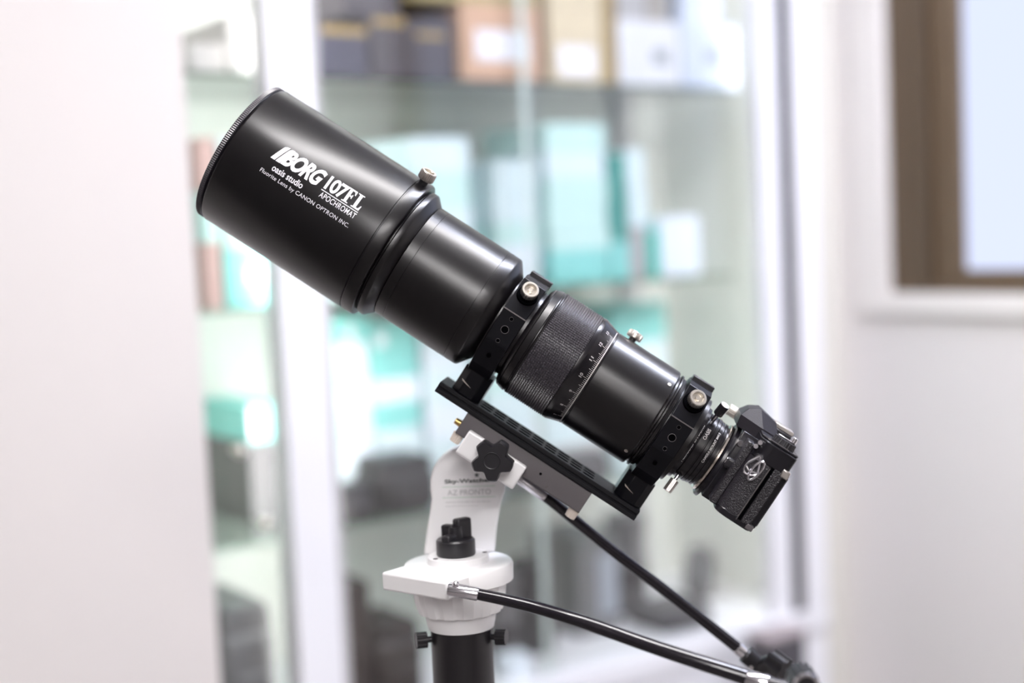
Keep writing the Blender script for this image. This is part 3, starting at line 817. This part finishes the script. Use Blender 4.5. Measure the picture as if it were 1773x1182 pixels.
# ------------------------------------------------------------------ mounting plate and dovetail
PO = (358, 0, -80)
pl_t = thing('mounting_plate', 'long black slotted plate under the two tube rings', 'plate', SC, PO)
bm = bm_new()
sec = [(-22, -71.4), (-22, -74.3), (-20.6, -75.0), (-20.6, -76.0), (-22, -76.7), (-22, -79.6), (-20.8, -80.8), (20.8, -80.8), (22, -79.6), (22, -71.4), (21.4, -70.8), (-21.4, -70.8)]
prism(bm, sec, 256.4, 460.8, axis='x')
part('plate_body', bm, mat('plate_satin_black', (0.006, 0.006, 0.008), 0.5, 0, 0.25), pl_t, off=PO, bevel=.3)
for k in range(9):
    c_ = 303 + k * 13.2
    for yy in (-12, 0, 12):
        bm = bm_new(); pts = [(c_ - 4.0 + 3.0 * math.cos(a), yy + 3.0 * math.sin(a)) for a in [PI / 2 + PI * q / 8 for q in range(9)]] + [(c_ + 1.6 + 3.0 * math.cos(a), yy + 3.0 * math.sin(a)) for a in [-PI / 2 + PI * q / 8 for q in range(9)]]
        prism(bm, pts, -70.85, -70.7, axis='z'); part('slot', bm, hole, pl_t, off=PO, smooth=0)
DO = (354, 0, -92)
dv = thing('dovetail_bar', 'grey dovetail bar under the black plate, gripped by the white saddle', 'bar', SC, DO)
bm = bm_new(); prism(bm, [(-19.5, -81.0), (-20, -84), (-20, -101.0), (-19.3, -101.8), (19.3, -101.8), (20, -101), (20, -84), (19.5, -81.0)], 290.6, 418, axis='x')
part('bar_body', bm, greyan, dv, off=DO, bevel=.4)
for t_, z_, r_ in ((382, -97.5, 1.0), (372, -91, 1.2)):
    bm = bm_new(); cyl(bm, (t_, -20.2, z_), (t_, -19.8, z_), r_); part('pin_hole', bm, wornm if r_ == 1.0 else hole, dv, off=DO)
for t_ in (294, 413.5):
    bm = bm_new(); cyl(bm, (t_, -12, -101.9), (t_, -12, -110.5), 5.2, 4.6, ribs=14, ribd=.5)
    part('stop_screw', bm, cream, dv, off=DO, smooth=30)
bm = bm_new(); cyl(bm, (291, 4, -97), (284, 4, -97), 3.4, 2.8); part('brass_screw', bm, brass, dv, off=DO)

# ------------------------------------------------------------------ camera adapters and SLR
def ap(name, bm, m, parent=None, **k): return tp(name, bm, m, parent, **k)
bm = bm_new()
lathe(bm, [(457.5, 36), (458.0, 38.5), (459.5, 38.8), (461.5, 36.5), (462.5, 34.6), (466.5, 34.2), (467.0, 31.0), (468, 30.6)], 128)
ad1 = ap('adapter_ring', bm, anod2)
bm = bm_new()
lathe(bm, [(468, 30.4), (468.4, 31.6), (474.2, 31.6), (474.6, 30.2), (475.4, 30.2), (475.8, 31.4), (478.6, 31.4), (479, 29.8)], 128)
ad2 = ap('helicoid_ring', bm, anod2)
bm = bm_new()
lathe(bm, [(479, 29.6), (479.3, 30.6), (481.8, 30.6), (482.2, 29.2), (483.2, 29.2), (483.6, 30.4), (485.4, 30.4), (485.8, 28.6), (487.4, 28.6), (487.8, 30.2)], 128)
ad3 = ap('mount_adapter', bm, anod2)
bm = bm_new()
lathe(bm, [(487.4, 28), (487.6, 31.6), (488.2, 32.2), (489.8, 32.2), (490.4, 31.4), (491.0, 28)], 128)
ap('bayonet_ring', bm, mat('bayonet_chrome', (0.78, 0.70, 0.62), .2, 1.0))
tx = bm_new(); b = text2d('HELICOID LM BORG', 1, bold=.02, width=38, height=2.6); join_bm(tx, wrap_circ(b, 466.0, math.radians(-24), lambda t: 34.2)); ap('lettering', tx, grey_ink, ad1, smooth=0)
tx = bm_new(); b = text2d('OASIS', 1, bold=.02, width=11, height=3.2); join_bm(tx, wrap_circ(b, 472.8, math.radians(22), lambda t: 31.6)); ap('lettering', tx, grey_ink, ad2, smooth=0)
tx = bm_new(); b = text2d('CAMERA MOUNT M49.8', 1, bold=.02, width=31, height=2.2); join_bm(tx, wrap_circ(b, 481.6, math.radians(-10), lambda t: 30.6)); ap('lettering', tx, grey_ink, ad3, smooth=0)
def stud(nm, base, tip, r0, r1, m, f0=.45):
    base, tip = Vector(base), Vector(tip); mid = base.lerp(tip, f0)
    bm = bm_new(); cyl(bm, base, mid, r0); st = ap(nm + '_stem', bm, chrome, ad1)
    bm = bm_new(); cyl(bm, mid, tip, r1, ribs=14, ribd=.25); hd = ap(nm, bm, m, ad1, smooth=30)
    bm = bm_new(); ax = (tip - mid).normalized(); cyl(bm, tip, tip + ax * .5, r1 * .92); ap('stud_face', bm, silver, ad1)
stud('thumb_screw', (470, -14, 27), (471, -21.5, 45), 1.9, 4.2, rubber)
stud('thumb_screw', (471.5, -14, -28), (470.5, -18, -43.5), 1.7, 4.0, silver_dk, .3)

CO = (523, 0, 10)
slr = thing('film_camera', 'black film SLR camera with strap lug, mounted on the rear of the telescope', 'camera', SC, CO)
def cp(name, bm, m, parent=None, **k): return part(name, bm, m, slr if parent is None else parent, off=CO, **k)
def plan(x0, x1, y0, y1, rf, rb):
    """rounded plan outline (t, y)"""
    pts = []
    for cx_, cy_, r, a0 in ((x0 + rf, y0 + rf, rf, PI), (x1 - rb, y0 + rb, rb, 1.5 * PI), (x1 - rb, y1 - rb, rb, 0), (x0 + rf, y1 - rf, rf, PI / 2)):
        for q in range(9):
            a = a0 + PI / 2 * q / 8; pts.append((cx_ + r * math.cos(a), cy_ + r * math.sin(a)))
    return pts
Y0, Y1 = -66, 74
bm = bm_new(); prism(bm, plan(506.0, 538.5, Y0 + .6, Y1 - .6, 12, 5), -22.5, 26, axis='z'); cp('leather_body', bm, leather, smooth=40)
bm = bm_new(); prism(bm, plan(506.0, 540.0, Y0, Y1, 12, 5), 26.0, 43.0, axis='z'); cp('top_plate', bm, camblk, smooth=40, bevel=.9)
bm = bm_new(); prism(bm, plan(506.4, 540.0, Y0 + 3, Y1 - 3, 12, 5), 42.8, 45.2, axis='z'); cp('top_deck', bm, camblk, smooth=40, bevel=.9)
bm = bm_new(); prism(bm, plan(506.0, 540.0, Y0, Y1, 12, 5), -28.6, -22.6, axis='z'); cp('bottom_plate', bm, camblk, smooth=40, bevel=.9)
# back door: strip with its own leather, hinge gap and bright seam line at the near end
bm = bm_new(); box(bm, 537.0, 542.5, Y0 + 4, Y1 - 4, -24.5, 27.5); bd = cp('back_door', bm, camblk, bevel=.8)
bm = bm_new(); box(bm, 542.6, 543.4, Y0 + 6, Y1 - 6, -22, 25); cp('back_leather', bm, leather, bd, bevel=.3)
bm = bm_new(); box(bm, 528.5, 537.2, Y0 - .6, Y0 + 3, -24.5, 27.0); cp('door_edge', bm, leather, bd, bevel=.6)
bm = bm_new(); box(bm, 525.6, 528.4, Y0 - .25, Y0 + 3, -24, 26.6); cp('hinge_gap', bm, hole, bd)
bm = bm_new(); box(bm, 524.6, 525.3, Y0 - .8, Y0 + 3, -25.2, 24.5); cp('seam_line', bm, wornm, bd)
bm = bm_new(); box(bm, 534.5, 541.5, Y0 - 1.0, Y0 + 6, 24.0, 31.0); cp('door_catch', bm, silver_dk, bd, bevel=1.0)
bm = bm_new(); box(bm, 534.5, 541.0, Y0 - 1.0, Y0 + 8, -27.5, -22.5); cp('lower_catch', bm, greyan, bd, bevel=.8)
# mirror box and lens mount
bm = bm_new(); prism(bm, [(-36, -28.5), (-40, -20), (-40, 26), (-34, 37), (34, 37), (40, 26), (40, -20), (36, -28.5)], 494.5, 507, axis='x'); cp('mirror_box', bm, camblk, bevel=.8)
bm = bm_new(); lathe(bm, [(490.8, 28), (490.8, 34), (492, 35.4), (494.6, 35.8)], 96); cp('lens_flange', bm, camblk)
bm = bm_new(); box(bm, 499.5, 506.5, -56, -34, -26, 34); cp('front_panel', bm, leather, bevel=1.2)
bm = bm_new(); box(bm, 494, 505, -50, -41, 4, 13); rb = cp('lens_release_button', bm, rubber, bevel=2.0, seg=3)
bm = bm_new(); box(bm, 493.4, 495.6, -49, -42, 7.5, 12); cp('button_tip', bm, chrome, rb, bevel=.6)
bm = bm_new(); cyl(bm, (497.0, -38, 27), (497, -43, 27), 2.6); cp('flange_screw', bm, chrome)
for z_ in (28, 32.5):
    bm = bm_new(); cyl(bm, (506.5 + (z_ - 28) * .3, -58, z_ + 6), (505.5 + (z_ - 28) * .3, -65, z_ + 6), 2.3, 1.9); cp('sync_socket', bm, chrome)
# prism
bm = bm_new()
base = [(489, 22), (489, -22), (500, -29), (523, -29), (523, 29), (500, 29)]
bm2v = []
def ringv(pts, z): return [bm.verts.new((x, y, z)) for x, y in pts]
low = ringv([(488, -21), (508, -29), (523, -26), (523, 26), (508, 29), (488, 21)], 36)
mid_ = ringv([(486.5, -20), (508, -28), (523, -25), (523, 25), (508, 28), (486.5, 20)], 46)
top = ringv([(490.5, -13), (499, -14), (517, -10), (517, 10), (499, 14), (490.5, 13)], 55)
for v, z_ in zip(top, (53.5, 58.5, 55, 55, 58.5, 53.5)): v.co.z = z_
for a, b in ((low, mid_), (mid_, top)):
    for k in range(6): bm.faces.new((a[k], b[k], b[(k + 1) % 6], a[(k + 1) % 6]))
bm.faces.new(low); bm.faces.new((top[0], top[1], top[4], top[5])); bm.faces.new((top[1], top[2], top[3], top[4]))
cp('prism_housing', bm, mat('prism_enamel', (0.012, 0.010, 0.014), .42, 0, .22, ('voronoi', 1500, .3, .0003)), bevel=.5, smooth=12)
bm = bm_new(); box(bm, 517, 534, -13, 13, 45, 52); ey = cp('eyepiece', bm, rubber, bevel=1.0)
bm = bm_new(); box(bm, 516.5, 534.5, -10.5, 10.5, 52, 56); cp('hot_shoe', bm, silver_dk, ey, bevel=.8)
bm = bm_new(); cyl(bm, (489, 30, 40), (480.5, 30, 40), 5.2, ribs=18, ribd=.3); cp('self_timer_knob', bm, silver, smooth=30)
bm = bm_new(); cyl(bm, (504, 40, 44), (504, 40, 53), 8, ribs=20, ribd=.4); cp('shutter_dial', bm, rubber, smooth=30)
bm = bm_new(); cyl(bm, (526, -46, 45), (526, -46, 50.2), 10.5, 9.8, ribs=26, ribd=.35); rw = cp('rewind_knob', bm, rubber, smooth=30)
bm = bm_new(); box(bm, 518, 534, -48.2, -43.8, 50.3, 51.8); cyl(bm, (532, -46, 51), (532, -46, 56), 2.6, 2.2); cp('rewind_crank', bm, chrome, rw, bevel=.5)
bm = bm_new(); box(bm, 506.4, 530, Y0 + 1.5, Y0 + 2.6, 45.0, 45.6); cp('worn_top_edge', bm, wornm)
# strap lug and triangular split ring
bm = bm_new(); cyl(bm, (512, Y0 + 1.2, 28), (512, Y0 - 4, 28), 2.9, 2.5); lg = cp('strap_lug', bm, chrome)
bm = bm_new()
tri = [(512, Y0 - 3.5, 29), (507.0, Y0 - 4.6, 20), (506.5, Y0 - 5, 14.5), (510, Y0 - 5.4, 11.6), (516, Y0 - 5, 13.6), (517.5, Y0 - 4.6, 17), (514.5, Y0 - 3.8, 26), (512, Y0 - 3.5, 29)]
tube(bm, spline(tri, 6), 1.0, 10); cp('triangle_ring', bm, chrome, lg)
bm = bm_new(); lp = [(515.6 + 3.4 * math.cos(a), Y0 - 6.2, 18.0 + 9.2 * math.sin(a)) for a in [2 * PI * q / 28 for q in range(29)]]
for i_, p in enumerate(lp): lp[i_] = (p[0] + (18.5 - p[2]) * -.12, p[1], p[2])
tube(bm, lp, 1.0, 10); cp('split_ring', bm, chrome, lg)
bm = bm_new(); tube(bm, spline([(507, Y0 - 5.4, 17), (511, Y0 - 6, 15), (516.5, Y0 - 5.4, 16.2)], 6), .9, 10); cp('ring_guard', bm, chrome, lg)

# ------------------------------------------------------------------ mount (world-aligned frame, metres)
MC = at_z(793, 962, 1.068); YM = 1.2315
MC = at_y(793, 962, YM)
MX = MC.x
ZD = 1.066                       # top of the azimuth disc
MF = Matrix.Translation((MX, YM, 0))
mt = thing('altazimuth_mount', 'white alt-azimuth mount head with lettered arm and black knobs', 'mount', MF, (0, 0, 1000))
MO = (0, 0, 1.0)
def mp(name, bm, m, parent=None, **k):
    return part(name, bm, m, mt if parent is None else parent, off=MO, mm=False, **k)
def L(p): return Vector((p.x - MX, p.y - YM, p.z))
# azimuth housing: disc + boss
bm = bm_new()
lathe(bm, [(ZD - .0175, 0), (ZD - .0175, .045), (ZD - .016, .0478), (ZD - .003, .0482), (ZD - .0008, .0472), (ZD, .0455), (ZD, 0)], 96, axis='z')
mp('azimuth_housing', bm, wpaint)
FL, FR = L(at_z(660, 989, ZD)), L(at_z(773, 1007, ZD))
u = (FR - FL); u.z = 0; u.normalize(); v = Vector((-u.y, u.x, 0))
if v.y < 0: v = -v
bm = bm_new()
BL, BR = FL + v * .034, FR + v * .030
prism(bm, [(p.x, p.y) for p in (FL, FR, BR, BL)], ZD - .0165, ZD - .0006, axis='z')
mp('worm_housing', bm, wpaint, bevel=.0022, seg=3)
bm = bm_new(); lathe(bm, [(ZD, 0), (ZD, .0272), (ZD + .0055, .0268), (ZD + .0062, .026), (ZD + .0062, 0)], 72, axis='z'); mp('top_collar', bm, wpaint)
for sx, sy in ((-.019, -.014), (.0235, .004)):
    bm = bm_new(); cyl(bm, (sx, sy, ZD + .0060), (sx, sy, ZD + .0066), .0021); mp('cap_screw', bm, greyan)
# azimuth tension knob: round base and three-armed grip
kb = (-.0015, 0.0, ZD + .0062)
bm = bm_new(); cyl(bm, kb, (kb[0], kb[1], kb[2] + .0145), .0172, prof=[(0, .0165), (.08, .0172), (.9, .0172), (1, .0158)], seg=48)
kn = mp('azimuth_knob', bm, rubber)
bm = bm_new(); cyl(bm, (kb[0], kb[1], kb[2] + .012), (kb[0], kb[1], kb[2] + .025), .0068, .006, 24); mp('knob_core', bm, rubber, kn)
for ang, hh, ln in ((238, .0195, .0165), (38, .0315, .0155), (150, .0265, .0125)):
    a = math.radians(ang); dx, dy = math.cos(a), math.sin(a)
    bm = bm_new(); w_ = .0046
    pts = [(-w_ * -dy, -w_ * dx), (w_ * -dy, w_ * dx)]
    q = [(kb[0] + w_ * dy, kb[1] - w_ * dx), (kb[0] - w_ * dy, kb[1] + w_ * dx), (kb[0] - w_ * dy + dx * ln, kb[1] + w_ * dx + dy * ln), (kb[0] + w_ * dy + dx * ln, kb[1] - w_ * dx + dy * ln)]
    prism(bm, q, kb[2] + .010, kb[2] + hh, axis='z')
    mp('knob_grip', bm, rubber, kn, bevel=.0022, seg=3)
# lower fluted ring and cup
bm = bm_new(); nr = 14; segs = nr * 8
lathe(bm, [(ZD - .0172, .0415), (ZD - .022, .0412), (ZD - .033, .040), (ZD - .0425, .0375), (ZD - .0445, .033)], segs, axis='z')
for vv in bm.verts:
    a = math.atan2(vv.co.y, vv.co.x); k = (a / (2 * PI) * nr) % 1
    f = 1 - .045 * (1 if .3 < k < .7 else 0); vv.co.x *= f; vv.co.y *= f
mp('fluted_ring', bm, wpaint, smooth=40)
bm = bm_new(); lathe(bm, [(ZD - .040, .028), (ZD - .0445, .0315), (ZD - .052, .0305), (ZD - .058, .029), (ZD - .0585, .026), (ZD - .0585, 0)], 72, axis='z'); mp('lower_cup', bm, wpaint)
# brass screw at the left end, chrome socket at the right end
sh = (FL + FR) / 2 + v * .008; zsh = ZD - .0080
pL = FL + v * .010; pL.z = ZD - .0055
bm = bm_new(); cyl(bm, pL, pL - u * .0055, .0032, .0024); mp('brass_screw', bm, brass)
# arm behind the collar, outline measured on its front face
YA = 1.262
outl = [(733, 950), (738, 925), (744, 890), (747, 864), (745, 848), (745, 830), (749, 814), (757, 800), (768, 788), (782, 778), (800, 771), (820, 770), (842, 776), (860, 790), (871, 810), (876, 832), (874, 850), (868, 868), (864, 890), (860, 915), (857, 950)]
pts = [L(at_y(x_, y_, YA)) for x_, y_ in outl]
zb_ = ZD + .0003
arm_pts = [(p.x, max(p.z, zb_)) for p in pts]
arm_pts[0] = (arm_pts[0][0], zb_); arm_pts[-1] = (arm_pts[-1][0], zb_)
bm = bm_new(); prism(bm, arm_pts, YA - YM, YA - YM + .0165); arm = mp('arm', bm, wpaint, bevel=.002, seg=3, smooth=50)
# lettering on the arm: lies on the front face
def arm_text(body, x0, y0, x1, y1, h, m, name='lettering', **k):
    p0, p1 = L(at_y(x0, y0, YA)), L(at_y(x1, y1, YA)); wd_ = (p1 - p0).length; dr = (p1 - p0).normalized(); dr.y = 0
    up_ = Vector((-dr.z, 0, dr.x))
    b = text2d(body, 1, width=wd_, height=h, **k)
    for vv in b.verts:
        q = p0 + dr * vv.co.x + up_ * vv.co.y; vv.co = (q.x, YA - YM - .0003, q.z)
    mp(name, b, m, arm, smooth=0)
arm_text('Sky-Watcher', 770, 839, 852, 835.5, .0046, dark_ink, bold=.03)
arm_text('AZ PRONTO', 775, 857.5, 850, 855, .0048, pale_ink)
arm_text('PREMIUM PORTABLE ALT-AZ MOUNT', 772, 870.5, 850, 868.5, .0011, pale_ink)
arm_text('Easy Slow Motion Control', 772, 877.5, 828, 876, .0011, pale_ink)
for ya, yb in ((843.5, 841), (862, 859.5)):
    p0, p1 = L(at_y(766, ya, YA)), L(at_y(858, yb, YA))
    bm = bm_new(); f = [bm.verts.new((q.x, YA - YM - .0003, q.z + dz)) for q, dz in ((p0, 0), (p1, 0), (p1, .0004), (p0, .0004))]; bm.faces.new(f)
    mp('printed_line', bm, green_ink, arm, smooth=0)
ps = L(at_y(825.5, 822, YA)); bm = bm_new()
st_ = [(ps.x + (.0028 if k % 2 == 0 else .0011) * math.sin(k * PI / 5), ps.z + (.0028 if k % 2 == 0 else .0011) * math.cos(k * PI / 5)) for k in range(10)]
vs_ = [bm.verts.new((a, YA - YM - .0003, b)) for a, b in st_]; bm.faces.new(vs_); mp('star_emblem', bm, dark_ink, arm, smooth=0)
# saddle: built in the telescope frame, child of the mount
REL = mt.matrix_world.inverted() @ SC
def sp_(name, bm, m, parent=None, **k):
    bmesh.ops.scale(bm, verts=bm.verts, vec=(.001,) * 3)
    bmesh.ops.transform(bm, matrix=REL, verts=bm.verts)
    return part(name, bm, m, mt if parent is None else parent, mm=False, **k)
bm = bm_new()
prism(bm, [(-30, -91.4), (-30, -113), (-28, -114.5), (30, -114.5), (31, -113), (31, -91.4), (21, -91.4), (21, -102.4), (-21, -102.4), (-21, -91.4)], 300.3, 359, axis='x')
sad = sp_('saddle', bm, wpaint, bevel=.0016, seg=3)
bm = bm_new(); cyl(bm, (322, 31, -104), (322, 40, -106), 22, 24, 48); sp_('altitude_hub', bm, wpaint)
# star knob
bm = bm_new(); kc = (331.0, -98.5); ko = []
cp0 = (852.6, 797)
for k in range(120):
    a = 2 * PI * k / 120
    # five lobes; lobe directions in the picture plane
    f = .5 + .5 * math.cos(5 * (a - math.radians(-57.4)))
    rr = min(17.9, 12.7 + 7.2 * f)
    ko.append((kc[0] + rr * math.cos(a), kc[1] + rr * math.sin(a)))
for i, (yy, s_) in enumerate(((-36, .93), (-38, 1.0), (-50, 1.0), (-52, .93))):
    ring = [bm.verts.new((kc[0] + (x_ - kc[0]) * s_, yy, kc[1] + (z_ - kc[1]) * s_)) for x_, z_ in ko]
    if i: 
        for k in range(120): bm.faces.new((pr[k], pr[(k + 1) % 120], ring[(k + 1) % 120], ring[k]))
    else: bm.faces.new(ring)
    pr = ring
bm.faces.new(pr)
sk = sp_('saddle_knob', bm, rubber, smooth=30)
bm = bm_new(); lathe(bm, [(-51.9, 7.4), (-52.4, 7.1), (-52.2, 6.4), (-51.95, 6.2)], 48, c=kc, axis='y'); sp_('knob_cap_ring', bm, rubber, sk)
bm = bm_new(); cyl(bm, (kc[0], -36.2, kc[1]), (kc[0], -29.8, kc[1]), 6.0); sp_('knob_stem', bm, rubber, sk)

# ------------------------------------------------------------------ tripod below
tr_ = thing('tripod', 'black tripod column under the white mount', 'tripod', MF, (0, 0, 0))
def tpp(name, bm, m, parent=None, **k): return part(name, bm, m, tr_ if parent is None else parent, mm=False, **k)
zc0 = ZD - .0588
bm = bm_new(); lathe(bm, [(.62, 0), (.62, .0268), (zc0 - .001, .0272), (zc0, .0264), (zc0, 0)], 64, axis='z'); tpp('column', bm, tubem)
for ang, sy in ((192, 0), (-14, 0)):
    a = math.radians(ang); dx, dy = math.cos(a), math.sin(a); z_ = zc0 - .004 - .004
    bm = bm_new(); cyl(bm, (dx * .026, dy * .026, z_), (dx * .034, dy * .034, z_), .0028); st = tpp('clamp_stem', bm, rubber)
    bm = bm_new(); cyl(bm, (dx * .031, dy * .031, z_), (dx * .0405, dy * .0405, z_), .0072, ribs=12, ribd=.0006); tpp('clamp_knob', bm, rubber, smooth=30)
bm = bm_new(); lathe(bm, [(.54, 0), (.54, .035), (.56, .045), (.61, .045), (.63, .03), (.63, 0)], 48, axis='z'); tpp('spreader_hub', bm, rubber)
for k in range(3):
    a = math.radians(80 + 120 * k); dx, dy = math.cos(a), math.sin(a)
    bm = bm_new(); cyl(bm, (dx * .035, dy * .035, .59), (dx * .30, dy * .30, .012), .014, .012); lgp = tpp('leg', bm, tubem)
    bm = bm_new(); cyl(bm, (dx * .302, dy * .302, 0.0), (dx * .302, dy * .302, .02), .018, .015); tpp('rubber_foot', bm, rubber, lgp)

# ------------------------------------------------------------------ slow motion cables
def cable(label, pts, r0, r1, collar_a, collar_b, joint=None, knobp=None, start_stub=None):
    base = Vector(pts[0])
    t = thing('slow_motion_cable', label, 'cable', Matrix.Translation(base))
    def q(name, bm, m, parent=None, **k): return part(name, bm, m, t if parent is None else parent, off=base, mm=False, **k)
    cur = spline(pts, 20)
    bm = bm_new(); tube(bm, cur, r0, 24, r1); q('sheath', bm, cablem, smooth=60)
    return t, q, cur
P = at_depth
dA = (P(784, 1020, 1.165))
pts1 = [P(826, 1028, 1.165), P(870, 1037, 1.16), P(930, 1052, 1.152), P(1000, 1073, 1.14), P(1080, 1101, 1.13), P(1160, 1129, 1.118), P(1230, 1152, 1.11), P(1292, 1172, 1.105)]
t1, q1, c1 = cable('glossy black control cable curving right from the chrome socket on the mount', pts1, .0047, .0062, None, None)
def collar(q, a, b, r, m=chrome, name='chrome_collar', screw=True):
    a, b = Vector(a), Vector(b); ax = (b - a).normalized()
    bm = bm_new(); cyl(bm, a, b, r, prof=[(0, r * .9), (.06, r), (.94, r), (1, r * .92)], seg=40); o = q(name, bm, m)
    if screw:
        s_ = a + ax * .006; n_ = (UP * .85 - FWD * .55).normalized(); n_ = (n_ - ax * n_.dot(ax)).normalized()
        bm = bm_new(); sphere(bm, s_ + n_ * (r + .0008), .0030); part_ = q('collar_screw', bm, m)
    return o
a1 = P(776, 1019, 1.168); collar(q1, a1, P(828, 1028.5, 1.165), .0056)
e1 = P(1331, 1184, 1.10); collar(q1, P(1290, 1171.5, 1.1055), e1, .0064, screw=False)
e2 = P(1372, 1196, 1.095)
bm = bm_new(); cyl(bm, e1, e2, .006, .0072, 24); q1('cable_joint', bm, rubber)
# handle of the first cable
hx = (e2 - e1).normalized()
bm = bm_new(); c_ = P(1390, 1178, 1.04); cyl(bm, c_ + Vector((0, .012, 0)), c_ - Vector((0, .012, 0)), .0105, ribs=12, ribd=.0012); hk = q1('cable_knob', bm, rubber, smooth=30)
bm = bm_new(); cyl(bm, e2, c_ + Vector((0, .010, 0)), .004, .006, 20); q1('knob_stem', bm, rubber)
bm = bm_new(); tr0 = Matrix.Translation(c_ - Vector((0, .0122, 0)))
lathe(bm, [(0, .0098), (-.0012, .0094), (-.0012, .0072), (0, .007)], 40, axis='y'); bmesh.ops.transform(bm, matrix=tr0, verts=bm.verts); o = q1('chrome_ring', bm, chrome)
pts2 = [P(943, 858, 1.268), P(960, 871, 1.27), P(1020, 920, 1.28), P(1080, 968, 1.285), P(1140, 1013, 1.29), P(1210, 1068, 1.295), P(1277, 1121, 1.30)]
t2, q2, c2 = cable('straight black control cable running from behind the arm down to a small knob', pts2, .0050, .0052, None, None)
collar(q2, P(898, 826, 1.268), P(945, 859.5, 1.268), .0054, screw=False)
f1 = P(1294, 1136, 1.30); collar(q2, P(1276, 1120, 1.30), f1, .0058, screw=False)
f2 = P(1316, 1154, 1.30)
bm = bm_new(); cyl(bm, P(1291, 1132, 1.30), f2, .0084, .0074, 24); q2('cable_joint', bm, rubber)
bm = bm_new(); cyl(bm, P(1300, 1155, 1.29), P(1301, 1156, 1.286), .0018); q2('joint_pin', bm, wornm)
kc2 = P(1341, 1146, 1.285)
bm = bm_new(); cyl(bm, f2, kc2, .0075, .0085, 24); q2('knob_stem', bm, rubber)
dk = (RIGHT * .55 - FWD * .65 - UP * .35).normalized()
bm = bm_new(); cyl(bm, kc2 + dk * -.004, kc2 + dk * .014, .0112, ribs=6, ribd=.0026); q2('cable_knob', bm, rubber, smooth=30)
